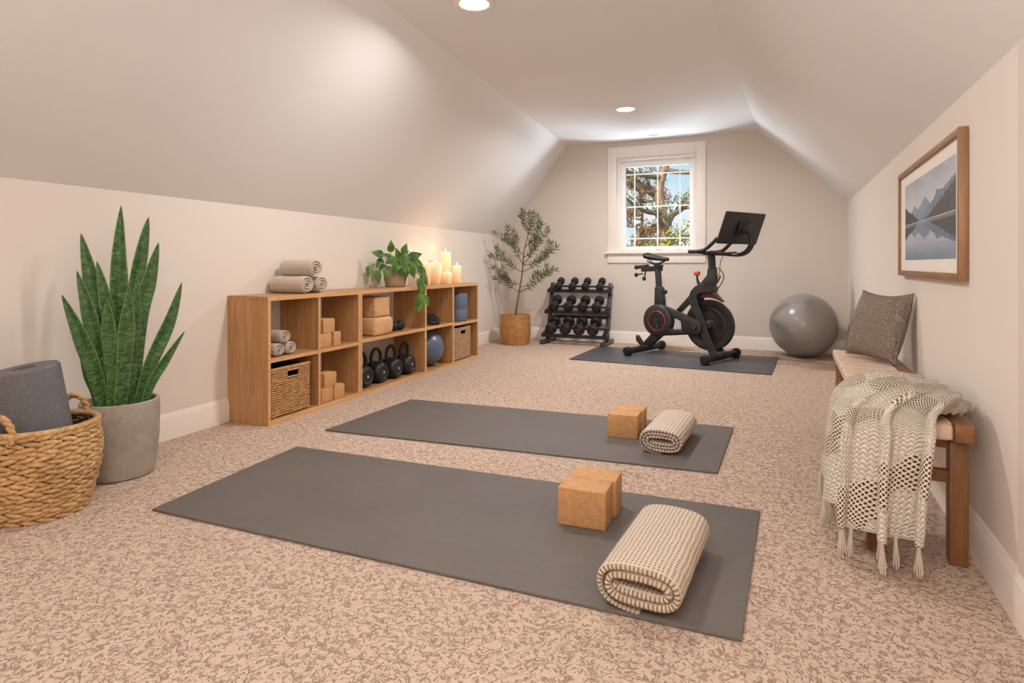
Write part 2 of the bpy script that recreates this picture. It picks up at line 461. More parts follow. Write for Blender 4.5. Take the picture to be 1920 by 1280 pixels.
# back wall with the window opening
WX0, WX1, WZ0, WZ1 = -1.765, -.80, 1.165, 2.345
outl = [(LX(YB), 0), (RX(YB), 0), (RX(YB), ZR(YB)), (CR(YB), ZC), (CL(YB), ZC), (LX(YB), ZL)]
def back(name, Y, mat, hole):
    m = MB(); bm = bmesh.new()
    def topz(x):
        if x < CL(Y): return ZL+(x-LX(Y))/(CL(Y)-LX(Y))*(ZC-ZL)
        if x > CR(Y): return ZR(Y)+(RX(Y)-x)/(RX(Y)-CR(Y))*(ZC-ZR(Y))
        return ZC
    xs = [LX(Y), CL(Y), WX0, WX1, CR(Y), RX(Y)] if hole else [LX(Y), CL(Y), CR(Y), RX(Y)]
    for a, b in zip(xs, xs[1:]):
        if hole and a == WX0:
            for z0, z1 in ((0, WZ0), (WZ1, ZC)):
                m.add([(a, Y, z0), (b, Y, z0), (b, Y, z1), (a, Y, z1)], [(0, 1, 2, 3)])
        else: m.add([(a, Y, 0), (b, Y, 0), (b, Y, topz(b)), (a, Y, topz(a))], [(0, 1, 2, 3)])
    return struct(m.build(name, mat, merge=False))
back('wall_back', YB, M['wall_back'], True)
back('wall_front', YF, M['wall'], False)

# baseboards: moulded profile swept along the wall foot
BP = [(0, 0), (.016, 0), (.016, .105), (.013, .112), (.013, .122), (.010, .128), (.007, .142), (.003, .15), (0, .15)]
def baseboard(name, p0, p1, nrm):
    p0, p1, nrm = Vector(p0), Vector(p1), Vector(nrm).normalized(); m = MB()
    vs = [tuple(p+nrm*a+Vector((0, 0, b))) for p in (p0, p1) for a, b in BP]; n = len(BP)
    fs = [(i, i+1, n+i+1, n+i) for i in range(n-1)]+[tuple(range(n)), tuple(range(n, 2*n))[::-1]]
    m.add(vs, fs); return struct(m.build(name, M['white'], sharp=25))
baseboard('baseboard_left', (LX(YF), YF, 0), (LX(YB), YB, 0), (1, .03, 0))
baseboard('baseboard_right', (RX(YF), YF, 0), (RX(YB), YB, 0), (-1, .03, 0))
baseboard('baseboard_back', (LX(YB)+.016, YB, 0), (RX(YB)-.016, YB, 0), (0, -1, 0))
# flat casing board at the near end of the right wall
m = MB(); m.prism([(1.90, .15), (2.085, .15), (2.085, 1.617), (1.90, 1.617)], -.006, .004, lambda a, b, d: (RX(a)+d, a, b))
struct(m.build('trim_1', M['wall_back']))

# ------------------------------------------------------------------ window
win = bpy.data.objects.new('window_1', None); C.objects.link(win); win.location = (-1.28, YB, 1.1); struct(win)
win.empty_display_size = .1
W = Matrix.Translation((1.28, -YB, -1.1))
def wpart(name, mat, fn, **kw):
    m = MB().at(W); fn(m); return m.build(name, mat, win, **kw)
def f_cas(m):
    m.box(-1.888, WX0-.005, YB-.022, YB+.0, 1.15, 2.485, .003); m.box(WX1+.005, -.688, YB-.022, YB, 1.15, 2.485, .003)
    m.box(WX0-.005, WX1+.005, YB-.022, YB, WZ1+.0, 2.485, .003)
wpart('casing', M['white'], f_cas)
wpart('sill', M['white'], lambda m: m.box(-1.918, -.655, YB-.06, YB+.06, 1.13, 1.155, .006))
wpart('apron', M['white'], lambda m: m.box(-1.888, -.688, YB-.02, YB, 1.015, 1.13, .003))
def f_jamb(m):
    m.box(WX0-.005, WX0+.03, YB-.01, YB+.16, WZ0-.02, WZ1-.03); m.box(WX1-.03, WX1+.005, YB-.01, YB+.16, WZ0-.02, WZ1-.03)
    m.box(WX0-.005, WX1+.005, YB-.01, YB+.16, WZ1-.035, WZ1+.004); m.box(WX0, WX1, YB+.05, YB+.16, WZ0-.02, WZ0+.01, .002)
wpart('jamb', M['white'], f_jamb)
GX0, GX1, GZ0, GZ1 = -1.668, -.885, 1.225, 2.23
def f_sash(m):
    a, b = YB+.05, YB+.09
    m.box(WX0+.03, GX0, a, b, WZ0+.01, WZ1-.035, .004); m.box(GX1, WX1-.03, a, b, WZ0+.01, WZ1-.035, .004)
    m.box(GX0, GX1, a, b, WZ0+.01, GZ0, .004); m.box(GX0, GX1, a, b, GZ1, WZ1-.035, .004)
sash = wpart('sash', M['vinyl'], f_sash)
def f_mun(m):
    a, b = YB+.06, YB+.078
    for x in (-1.56, -1.272, -1.0): m.box(x-.007, x+.007, a, b, GZ0, GZ1, .002)
    for z in (2.14, 1.728, 1.325): m.box(GX0, GX1, a+.001, b-.001, z-.007, z+.007, .002)
wpart('muntin_grid', M['vinyl'], f_mun)
wpart('pane', M['glass'], lambda m: m.add([(GX0, YB+.082, GZ0), (GX1, YB+.082, GZ0), (GX1, YB+.082, GZ1), (GX0, YB+.082, GZ1)], [(0, 1, 2, 3)]))
def f_latch(m): m.box(-1.30, -1.22, YB+.03, YB+.052, 1.185, 1.197, .003); m.box(-1.03, -.99, YB+.035, YB+.052, 1.185, 1.195, .003)
wpart('latch', M['vinyl'], f_latch)

# ------------------------------------------------------------------ ceiling lights and vent
def downlight(x, y, label):
    t = thing('recessed_light', label, 'ceiling light', (x, y, ZC), 0, 'recessed ceiling lights')
    m = MB(); m.lathe([(.088, 0), (.118, 0), (.118, -.005), (.112, -.009), (.095, -.010), (.088, -.006), (.088, 0)], 40)
    m.build('trim_ring', M['white'], t)
    m = MB(); m.lathe([(0, -.006), (.09, -.006), (.09, -.002), (0, -.002)], 40); m.build('diffuser', M['diffuser'], t)
    return t
L1, L2, L3 = (-1.607, 3.209), (-1.307, 5.984), (-1.75, .35)
d1 = downlight(*L1, 'recessed round ceiling light nearest the camera, cut by the top of the photo')
d2 = dup(d1, 'small recessed round ceiling light further back, towards the window', (*L2, ZC))
t = thing('ceiling_vent', 'small flat white ceiling vent just above the window', 'vent', (-1.262, 7.33, ZC))
m = MB(); m.box(-.055, .055, -.03, .03, -.006, -.001, .002); m.build('vent_plate', M['vent'], t)
m = MB()
for i in range(4): m.box(-.045, .045, -.02+i*.012, -.014+i*.012, -.009, -.005, .001)
m.build('vent_slats', M['vent'], t)

# ------------------------------------------------------------------ mats on the carpet
def slab(name, quad, z1, mat, label, cat):
    cx, cy = sum(q[0] for q in quad)/4, sum(q[1] for q in quad)/4
    m = MB(); m.prism([(q[0]-cx, q[1]-cy) for q in quad], 0.0, z1, lambda a, b, d: (a, b, d), bev=.0015)
    o = m.build(name, mat); o.location = (cx, cy, 0.001); return tag(o, label, cat)
slab('yoga_mat', [(-2.296, 1.677), (-.064, 1.702), (-.03, 2.62), (-2.36, 2.56)], .009, M['mat'],
     'dark grey yoga mat nearest the camera, holding the larger rolled blanket', 'yoga mat')
slab('yoga_mat', [(-2.44, 2.886), (-.221, 3.022), (-.193, 3.90), (-2.408, 3.78)], .009, M['mat'],
     'dark grey yoga mat further back, between the near mat and the shelves', 'yoga mat')
slab('gym_mat', [(-1.916, 6.045), (.032, 5.90), (.106, 7.02), (-1.88, 7.107)], .008, M['gym_mat'],
     'black rubber floor mat lying under the exercise bike', 'exercise mat')

# ------------------------------------------------------------------ cork yoga blocks
def block(x, y, z, sx, sy, sz, label, group, rz=0):
    m = MB(); m.box(-sx/2, sx/2, -sy/2, sy/2, 0, sz, .0045, 3)
    o = m.build('yoga_block', M['cork']); o.location = (x, y, z); o.rotation_euler = (0, 0, rz)
    return tag(o, label, 'yoga block', group)
zt = .0102
block(-.647, 2.248, zt, .185, .128, .142, 'front cork block of the pair on the near yoga mat, facing the camera', 'cork blocks on the yoga mats', R(2))
block(-.640, 2.381, zt, .185, .128, .142, 'rear cork block of the pair on the near yoga mat, behind the front one', 'cork blocks on the yoga mats', R(2))
block(-.764, 3.468, zt, .172, .13, .132, 'front cork block of the pair on the far yoga mat', 'cork blocks on the yoga mats', R(1))
block(-.757, 3.603, zt, .172, .13, .132, 'rear cork block of the pair on the far yoga mat, behind the front one', 'cork blocks on the yoga mats', R(1))

# ------------------------------------------------------------------ rolled textiles
def roll_mesh(a, L, turns, th, length, core=.35, nring=None, fuzz=.0, seed=0, sag=0):
    """spiral ribbon, stadium-flattened by L, axis along +Y, lying on z=0"""
    rnd = random.Random(seed); n = int(turns*36)
    pitch = a*(1-core)/(turns+.44*(1-core)); th = pitch*.88; cl = []
    for i in range(n+1):
        th_ = -PI/2-2*PI*turns+2*PI*turns*i/n+0.0
        r = a-th/2-pitch*(1-i/n)*turns
        cx = math.cos(th_); cz = math.sin(th_)
        cl.append((r*cx+L*math.tanh(2.2*cx), r*cz*(1-sag)))
    def nrm(i):
        p, q = cl[max(i-1, 0)], cl[min(i+1, n)]; dx, dz = q[0]-p[0], q[1]-p[1]; l = math.hypot(dx, dz) or 1
        return dz/l, -dx/l
    ln = [0]
    for i in range(n): ln.append(ln[-1]+math.hypot(cl[i+1][0]-cl[i][0], cl[i+1][1]-cl[i][1]))
    st = [(0, .35), (.002, .6), (.006, .85), (.014, 1)]+[(length*k/14, 1) for k in range(1, 14)]+[(length-.014, 1), (length-.006, .85), (length-.002, .6), (length, .35)]
    m = MB(); vs, uvs, fs = [], [], []; hw = th/2
    for s_, k in st:
        for side in (1, -1):
            for i in range(n+1):
                nx, nz = nrm(i); e = min(1, (n-i)/14+.08)  # thinner loose end
                w = hw*k*e*(1+fuzz*noise.noise(Vector((ln[i]*14, s_*14, side*5.+seed))))
                w2 = w*side
                off = fuzz*.012*noise.noise(Vector((ln[i]*6, s_*5, seed+9.)))
                vs.append((cl[i][0]+nx*w2, s_+fuzz*.01*noise.noise(Vector((ln[i]*8, 3., seed)))*(1 if k < 1 else 0), cl[i][1]+nz*w2+off*0))
                uvs.append((ln[i], s_))
    W2 = 2*(n+1); Lr = n+1
    for j in range(len(st)-1):
        for i in range(n):
            a0 = j*W2+i; b0 = (j+1)*W2+i
            fs.append((a0, a0+1, b0+1, b0)); fs.append((a0+Lr+1, a0+Lr, b0+Lr, b0+Lr+1))
        for i in (0, n):
            a0 = j*W2+i; b0 = (j+1)*W2+i; fs.append((a0, b0, b0+Lr, a0+Lr) if i == 0 else (b0, a0, a0+Lr, b0+Lr))
    for j in (0, len(st)-1):
        for i in range(n):
            a0 = j*W2+i; fs.append((a0, a0+Lr, a0+Lr+1, a0+1) if j == 0 else (a0+1, a0+1+Lr, a0+Lr, a0))
    zmin = min(v[2] for v in vs); vs = [(x, y, z-zmin) for x, y, z in vs]
    m.add(vs, fs, uvs); return m
o = roll_mesh(.079, .060, 2.3, .028, .49, core=.12, fuzz=.25, seed=3).build('rolled_blanket', M['blanket'], sharp=70)
o.location = (-.335, 1.705, .0105); o.rotation_euler = (0, 0, R(-4))
tag(o, 'large cream knitted blanket rolled up on the near yoga mat', 'blanket', 'rolled blankets')
o = roll_mesh(.072, .05, 3.2, .021, .48, core=.15, fuzz=.2, seed=7).build('rolled_blanket', M['blanket_small'], sharp=70)
o.location = (-.512, 3.185, .0105); o.rotation_euler = (0, 0, R(-3))
tag(o, 'smaller ribbed cream blanket rolled up on the far yoga mat', 'blanket', 'rolled blankets')

# ------------------------------------------------------------------ cube shelves
SH = Matrix.Rotation(.013, 4, 'Z')
def shelf_unit(loc, label, D, Ltot, parts, group):
    t = thing('storage_shelf', label, 'shelf', loc, .013, group)
    for nm, b, mt in parts:
        m = MB(); m.box(*b, .0015, 1); m.build(nm, mt, t)
    return t
D = .335
O = M['oak']
def edgestrip(t, boxes):   # pale front edging
    m = MB()
    for b in boxes: m.box(*b)
    m.build('front_edging', M['oak_edge'], t)
x0, x1 = -D, -.004
s1 = (-2.828, 2.825, 0)
tA = shelf_unit(s1, 'nearer wooden cube shelf with four compartments, towels on top', D, .93, [
    ('side_panel', (x0, x1, 0, .022, 0, .772), O['Z']), ('side_panel', (x0, x1, .906, .928, 0, .772), O['Z']),
    ('top_panel', (x0, x1, 0, .928, .772, .80), O['Y']), ('bottom_panel', (x0, x1, .022, .906, .0, .03), O['Y']),
    ('divider', (x0, x1, .460, .480, .03, .772), O['Z']),
    ('shelf_board', (x0, x1, .022, .460, .388, .412), O['Y']), ('shelf_board', (x0, x1, .480, .906, .388, .412), O['Y'])], 'wooden storage shelves')
edgestrip(tA, [(x1, 0, 0, .022, 0, .80), (x1, 0, .906, .928, 0, .80), (x1, 0, .022, .906, .772, .80), (x1, 0, .022, .906, 0, .03),
               (x1, 0, .460, .480, .03, .772), (x1, 0, .022, .46, .388, .412), (x1, 0, .48, .906, .388, .412)])
s2 = (-2.828-.013*.932, 2.825+.932, 0)
tB = shelf_unit(s2, 'farther wooden shelf with a wide compartment and two narrow columns, plant and candles on top', D, 2.07, [
    ('side_panel', (x0, x1, 0, .02, 0, .772), O['Z']), ('side_panel', (x0, x1, 2.045, 2.07, 0, .772), O['Z']),
    ('top_panel', (x0, x1, 0, 2.07, .772, .80), O['Y']), ('bottom_panel', (x0, x1, .02, 2.045, .0, .026), O['Y']),
    ('divider', (x0, x1, .952, .982, .026, .772), O['Z']), ('divider', (x0, x1, 1.486, 1.514, .026, .772), O['Z']),
    ('shelf_board', (x0, x1, .02, .952, .400, .426), O['Y']), ('shelf_board', (x0, x1, .982, 1.486, .400, .426), O['Y']),
    ('shelf_board', (x0, x1, 1.514, 2.045, .385, .410), O['Y'])], 'wooden storage shelves')
edgestrip(tB, [(x1, 0, 0, .02, 0, .80), (x1, 0, 2.045, 2.07, 0, .80), (x1, 0, .02, 2.045, .772, .80), (x1, 0, .02, 2.045, 0, .026),
               (x1, 0, .952, .982, .026, .772), (x1, 0, 1.486, 1.514, .026, .772), (x1, 0, .02, .952, .4, .426), (x1, 0, .982, 1.486, .4, .426), (x1, 0, 1.514, 2.045, .385, .41)])

# towels: axis along X, spiral end facing the room
def towel_roll(x, y, z, r, length, label, group, seed, rz=0):
    o = roll_mesh(r, .006, 3.0, r*.27, length, core=.12, fuzz=.45, seed=seed).build('rolled_towel', M['towel'], sharp=70)
    o.location = (x, y, z); o.rotation_euler = (0, 0, R(90)+rz)
    return tag(o, label, 'towel', group)
g = 'rolled towels on top of the shelf'
towel_roll(-2.862, 3.212, .801, .066, .285, 'large rolled beige towel on the shelf top, bottom left of three', g, 1)
towel_roll(-2.866, 3.362, .801, .064, .25, 'large rolled beige towel on the shelf top, bottom right of three', g, 2)
towel_roll(-2.855, 3.288, .913, .066, .27, 'large rolled beige towel lying on top of the two others on the shelf', g, 5)
g = 'small rolled towels inside the shelf'
towel_roll(-2.862, 2.955, .413, .046, .23, 'small rolled towel in the upper left compartment, bottom left of three', g, 11)
towel_roll(-2.866, 3.063, .413, .046, .22, 'small rolled towel in the upper left compartment, bottom right of three', g, 12)
towel_roll(-2.862, 3.006, .492, .046, .22, 'small rolled towel lying on top of two in the upper left compartment', g, 13)

# small cork blocks in the shelf
def sblock(x, y, z, sx, sy, sz, label): block(x, y, z, sx, sy, sz, label, 'cork blocks inside the shelf')
sblock(-2.955, 3.385, .4125, .20, .118, .10, 'cork block in the upper right compartment of the near shelf, bottom left')
sblock(-2.955, 3.508, .4125, .20, .075, .10, 'cork block in the upper right compartment of the near shelf, bottom right')
sblock(-2.955, 3.42, .513, .20, .12, .10, 'cork block in the upper right compartment of the near shelf, on top of two')
sblock(-2.945, 3.395, .0305, .19, .118, .10, 'cork block in the lower right compartment of the near shelf, bottom left')
sblock(-2.945, 3.525, .0305, .19, .112, .10, 'cork block in the lower right compartment of the near shelf, bottom right')
sblock(-2.945, 3.43, .131, .19, .125, .10, 'cork block in the lower right compartment of the near shelf, on top of two')

# wicker storage bins with a hand hole
def bin_(loc, w, h, d, mat, label, seed):
    t = thing('storage_basket', label, 'basket', loc, .013, 'woven storage baskets in the shelves')
    rows, cols = 20, 20
    hx0, hx1, hz0, hz1 = w*.40, w*.70, h*.78, h*.93
    rnd = random.Random(seed); m = MB()
    def weave(org, du, dv, nn, W_, H_, hole=False, cols=cols):
        cw, ch = W_/cols, H_/rows
        for j in range(rows):
            for i in range(cols):
                cu = (i+.5)*cw; cv = (j+.5)*ch
                if hole and hx0-cw*.4 < cu < hx1+cw*.4 and hz0-ch*.4 < cv < hz1+ch*.4: continue
                k = 1 if (i+j) % 2 else -.2
                L_ = cw*.72; T_ = ch*.52; B_ = .0055*(1+.3*rnd.random())
                p = org+du*cu+dv*(cv+rnd.uniform(-.1, .1)*ch)+nn*(k*.002)
                tilt = rnd.uniform(-.12, .12)
                a = du*math.cos(tilt)+dv*math.sin(tilt); b = dv*math.cos(tilt)-du*math.sin(tilt)
                vs = []; nu, nv = 6, 4
                for q in range(nv+1):
                    f = PI*q/nv
                    for e in range(nu):
                        gg = 2*PI*e/nu
                        vs.append(p+a*(L_*math.cos(f))+b*(T_*math.sin(f)*math.cos(gg))+nn*(B_*math.sin(f)*math.sin(gg)))
                fs = [(q*nu+e, q*nu+(e+1) % nu, (q+1)*nu+(e+1) % nu, (q+1)*nu+e) for q in range(nv) for e in range(nu)]
                m.add(vs, fs)
    weave(Vector((0, 0, 0)), Vector((0, 1, 0)), Vector((0, 0, 1)), Vector((1, 0, 0)), w, h, True)
    weave(Vector((-d, 0, 0)), Vector((1, 0, 0)), Vector((0, 0, 1)), Vector((0, -1, 0)), d, h, cols=14)
    weave(Vector((0, w, 0)), Vector((-1, 0, 0)), Vector((0, 0, 1)), Vector((0, 1, 0)), d, h, cols=14)
    m.build('woven_body', mat, t, merge=False)
    m = MB()   # backing panels behind the weave (front one leaves the hand hole open)
    e = .003
    for a0, a1, c0, c1 in ((0, hx0, 0, h), (hx1, w, 0, h), (hx0, hx1, 0, hz0), (hx0, hx1, hz1, h)): m.box(-.012, -e, a0, a1, c0, c1)
    m.box(-d, 0-.012, e, .012, 0, h); m.box(-d, -.012, w-.012, w-e, 0, h); m.box(-d, -d+.01, .012, w-.012, 0, h); m.box(-d+.01, -.012, .012, w-.012, 0, .01)
    m.build('liner', M['gap'], t)
    m = MB(); m.tube([(0, 0, h), (0, w, h), (-d, w, h), (-d, 0, h)], .009, 8, closed=True); m.build('rim', mat, t)
    m = MB(); m.tube([(.002, hx0, hz0), (.002, hx1, hz0), (.002, hx1, hz1), (.002, hx0, hz1)], .007, 8, closed=True, up=(1, 0, 0)); m.build('hand_hole', mat, t)
    return t
bin_((-2.852, 2.872, .0365), .345, .30, .28, M['rattan'], 'brown wicker basket with a hand hole in the lower left compartment of the near shelf', 4)
bin_((-2.892, 5.315, .0325), .375, .315, .27, M['rattan_pale'], 'pale wicker basket with a hand hole in the far end compartment', 5)

# stacked wooden stump blocks
def stump(loc, sx, sy, sz, seed, label):
    bm = bmesh.new(); bmesh.ops.create_cube(bm, size=1)
    for v in bm.verts: v.co = (v.co.x*sx, v.co.y*sy, (v.co.z+.5)*sz)
    bmesh.ops.bevel(bm, geom=[e for e in bm.edges], offset=.02, segments=3, profile=.5, affect='EDGES')
    bmesh.ops.subdivide_edges(bm, edges=list(bm.edges), cuts=2, use_grid_fill=True)
    for v in bm.verts:
        k = noise.noise(Vector((v.co.x*9+seed, v.co.y*9, v.co.z*6)))
        f = 1 if .015 < v.co.z < sz-.015 else 0
        v.co += Vector((k*.012*f, k*.014*f, 0))
    m = MB().bm(bm); o = m.build('stump_block', M['stump'], sharp=60); o.location = loc
    return tag(o, label, 'wood block', 'stacked wood blocks')
stump((-2.985, 4.085, .4275), .25, .24, .145, 1, 'pale wooden stump block in the wide compartment, lower of two')
stump((-2.99, 4.095, .573), .235, .215, .165, 2, 'pale wooden stump block in the wide compartment, resting on the other')

# black massage ball and coiled bands
t = thing('massage_ball', 'small black double massage ball beside the wooden stump blocks', 'massage ball', (-2.95, 4.40, .4265), R(80))
m = MB(); m.ball((-.042, 0, .043), .043, nu=20, nv=12); m.ball((.042, 0, .043), .043, nu=20, nv=12); m.build('balls', M['rubber'], t)
m = MB(); m.lathe([(.0, -.03), (.022, -.03), (.018, 0), (.022, .03), (0, .03)], 16, (0, 0, .043), 'X'); m.build('neck', M['graphite'], t)
t = thing('resistance_band', 'coiled black resistance band in the upper compartment above the small blue ball', 'resistance band', (-2.96, 4.97, .4265))
m = MB()
pts = []
for i in range(120):
    a = i/120*2*PI*4; r = .085-.004*i/30+.006*math.sin(3*a+i*.1); pts.append((r*math.cos(a), r*math.sin(a), .012+.016*a/(2*PI)+.004*math.sin(2*a)))
m.tube(pts, .011, 8); m.build('coiled_tube', M['rubber'], t)
m = MB(); m.tube([(-.03, -.02, .085), (.0, .0, .088), (.05, .02, .085)], .016, 10); m.build('handle', M['black'], t)

# kettlebells
def kettlebell(first=None):
    t = thing('kettlebell', '', 'kettlebell', (0, 0, 0), 0, 'kettlebells in the wide compartment')
    m = MB()
    prof = [(0, -.10), (.05, -.10), (.074, -.085), (.086, -.055), (.088, 0), (.086, .03), (.078, .052), (.066, .062), (.060, .060), (0, .060)]
    m.lathe(prof, 32, (0, 0, .088), 'X'); m.build('body', M['iron'], t)
    m = MB(); pts = [(-.02, -.052, .14)]+[(-.02, .062*math.cos(a)*-1, .20+.075*math.sin(a)) for a in [PI*i/14 for i in range(15)]]+[(-.02, .052, .14)]
    m.tube(pts, .0135, 12, up=(1, 0, 0)); m.build('handle', M['iron'], t)
    m = MB(); m.lathe([(0, .061), (.012, .061), (.012, .065), (0, .066)], 16, (0, 0, .088), 'X'); m.build('face_cap', M['steel'], t, label='silver cap in the middle of the round face')
    m = MB(); m.lathe([(.046, .059), (.05, .063), (.056, .063), (.058, .059)], 32, (0, 0, .088), 'X'); m.build('face_ring', M['graphite'], t)
    return t
kb = kettlebell()
for i, (y, nm) in enumerate(((3.925, 'leftmost of the four black kettlebells in the wide compartment'), (4.135, 'second black kettlebell from the left in the wide compartment'),
                             (4.345, 'third black kettlebell from the left in the wide compartment'), (4.555, 'rightmost of the four black kettlebells in the wide compartment'))):
    o = kb if i == 0 else dup(kb, nm)
    o['label'] = nm; o.location = (-2.955+.0*i, y, .0265); o.rotation_euler = (0, 0, R(-6+3*i))

# balls and roller in the shelf
def gym_ball(loc, r, mat, label, rings):
    m = MB(); prof = []
    n = 96
    for i in range(n+1):
        a = PI*i/n; rr = r
        for b in rings: rr += r*.006*math.exp(-((a-b)/.012)**2)
        prof.append((max(rr*math.sin(a), 0 if i in (0, n) else 1e-4), -rr*math.cos(a)))
    m.lathe(prof, 64); o = m.build('exercise_ball', mat, sharp=80); o.location = loc
    return tag(o, label, 'exercise ball')
b = gym_ball((-3.02, 5.01, .0265+.171), .17, M['ball_blue'], 'small blue grey exercise ball in the lower compartment of the shelf', [PI/2])
b.rotation_euler = (R(20), R(15), 0)
b = gym_ball((.352, 7.215, .3405), .338, M['ball'], 'large grey exercise ball on the carpet in the back right corner', [.35, .7, 1.05, 1.4, 1.74, 2.09, 2.44, 2.79])
b.rotation_euler = (R(78), R(18), R(30))
t = thing('foam_roller', 'blue grey foam roller standing in the upper compartment at the far end', 'foam roller', (-2.99, 5.575, .4105))
m = MB(); m.lathe([(.095, .0), (.104, .004), (.108, .012), (.108, .12), (.106, .124), (.108, .128), (.108, .275), (.104, .284), (.09, .288), (.04, .288), (.04, .24), (0, .24)], 40); m.build('roller_body', M['foam_blue'], t)
m = MB(); m.lathe([(.04, .288), (.055, .2895), (.06, .2885)], 32); m.build('roller_rim', M['black'], t)

# candles
def candle_(x, y, r, h, label, first):
    t = thing('candle', label, 'candle', (x, y, .801), 0, 'lit pillar candles on the shelf')
    m = MB(); m.lathe([(0, 0), (r*.96, 0), (r, .004), (r, h-.004), (r*.95, h), (r*.86, h-.003), (r*.75, h-.010), (r*.3, h-.013), (0, h-.013)], 32); m.build('wax', M['wax'], t)
    m = MB(); m.tube([(0, 0, h-.013), (.001, 0, h-.004), (.002, 0, h+.003)], .0016, 6); m.build('wick', M['black'], t)
    m = MB(); m.lathe([(0, 0), (.004, .004), (.0055, .010), (.004, .018), (.0015, .026), (0, .030)], 12, (.002, 0, h+.001)); m.build('flame', M['flame'], t)
    return t
CAND = [(-3.03, 5.215, .054, .215, 'wide lit candle directly left of the tallest one, clear of the plant leaves'),
        (-3.085, 5.50, .054, .325, 'tallest lit candle of the group on the shelf'),
        (-2.935, 5.27, .043, .118, 'shortest lit candle, in front of the tallest one'),
        (-3.01, 5.605, .045, .185, 'lit candle at the far right of the group'),
        (-3.10, 5.135, .050, .21, 'lit candle at the left of the group, half hidden by plant leaves')]
for c in CAND: candle_(*c, None)

# ------------------------------------------------------------------ pothos on the shelf
def leaf_mesh(m, base, d, up, L, W_, curl=.15, fold=.25, shape=1.0, nu=4, nv=8):
    d = Vector(d).normalized(); side = d.cross(Vector(up)).normalized(); n = side.cross(d).normalized(); base = Vector(base)
    def fn(u, v):
        w = W_*math.sin(PI*min(1, v**.62))*(1-v*.12)*shape
        if v > .98: w = 0
        s = (u-.5)*2
        return tuple(base+d*(L*v)+side*(s*w*.5)+n*(abs(s)*fold*w*.5-curl*L*v*v))
    m.grid(fn, nu, nv)
t = thing('potted_plant', 'trailing green leafy plant in a clay pot on the shelf top', 'plant', (-3.03, 4.50, .801))
m = MB(); m.lathe([(0, 0), (.078, 0), (.086, .006), (.098, .06), (.108, .165), (.108, .172), (.100, .174), (.098, .165), (.09, .15), (0, .15)], 40); m.build('pot', M['clay'], t)
m = MB(); m.lathe([(0, .152), (.05, .157), (.09, .152), (.092, .150)], 24); m.build('soil', M['soil'], t)
rnd = random.Random(12)
stems = MB()
spots = []   # tip positions relative to the pot base, found around the crown and along trailing vines
r_ = Vector((.56, .83, 0)); aw = Vector((-.83, .56, 0))
def vpt(s, z, dd=0): return r_*s-aw*dd+Vector((0, 0, z))
vis = [(-.05, .345, .02, .09, 0), (.085, .33, .0, .08, 20), (-.165, .285, .04, .10, -75), (.16, .27, .04, .11, 70), (-.255, .145, .04, .085, -170), (-.19, .10, .07, .095, 165),
       (-.155, .21, .03, .09, -140), (-.14, .165, .06, .085, -130), (-.12, .12, .09, .08, 170), (-.06, .23, .08, .10, -110), (-.02, .19, .12, .09, -150), (.02, .22, .12, .10, 160),
       (.07, .21, .11, .10, 130), (.12, .20, .10, .13, 125), (.17, .22, .07, .10, 115), (.19, .16, .08, .10, 150), (.235, .14, .05, .09, 140), (.245, .065, .06, .10, 150),
       (.14, .09, .13, .11, 170), (.17, .03, .15, .10, -170), (.11, .03, .17, .10, -150), (.18, -.02, .17, .09, 175), (.12, -.06, .19, .09, 165), (.155, -.10, .19, .10, -175),
       (.09, -.09, .19, .08, -165), (.205, -.115, .19, .09, 150), (.14, -.16, .19, .10, 180), (.0, .28, .06, .09, -20), (-.09, .26, .05, .09, -60), (.05, .27, .05, .10, 45), (.11, .25, .06, .10, 80),
       (.0, .16, .12, .09, 180), (.05, .15, .13, .09, 175), (-.05, .15, .11, .08, 190), (.10, .14, .13, .10, 160)]
for k, (s, z, dd, L, ang) in enumerate(vis):
    if k in (18, 20, 22, 24): continue
    a = R(ang); tip = vpt(s, z, dd)
    d = r_*math.sin(a)+Vector((0, 0, math.cos(a)))-aw*.25
    m = MB(); leaf_mesh(m, tip-d.normalized()*L*.5, d, -aw+Vector((0, 0, .35)), L*1.25, L*.82, .12, .2)
    m.build('leaf', M['pothos'], t, sharp=80)
    q = tip-d.normalized()*L*.5
    if z < .05: st0 = vpt(s*.8, .12, dd*.9); stems.tube(catmull([(0, 0, .15), st0, q], 5), .0022, 5)
    else: stems.tube(catmull([(0, 0, .15), tuple((q+Vector((0, 0, .15)))/2+Vector((0, 0, .03))), q], 4), .0022, 5)
for k in range(26):
    a = rnd.uniform(0, 2*PI); e = rnd.uniform(.1, 1.1); L = rnd.uniform(.07, .10)
    d = Vector((math.cos(a)*math.cos(e), math.sin(a)*math.cos(e), math.sin(e)))
    if (Vector((0, 0, 0))+d*.2).x < -.12: d.x *= .4
    q = Vector((0, 0, .15))+d*rnd.uniform(.05, .10)
    m = MB(); leaf_mesh(m, q, d+Vector((0, 0, -.2)), (0, 0, 1), L, L*.7, .35, .2); m.build('leaf', M['pothos'], t, sharp=80)
stems.build('stems', M['stem'], t)

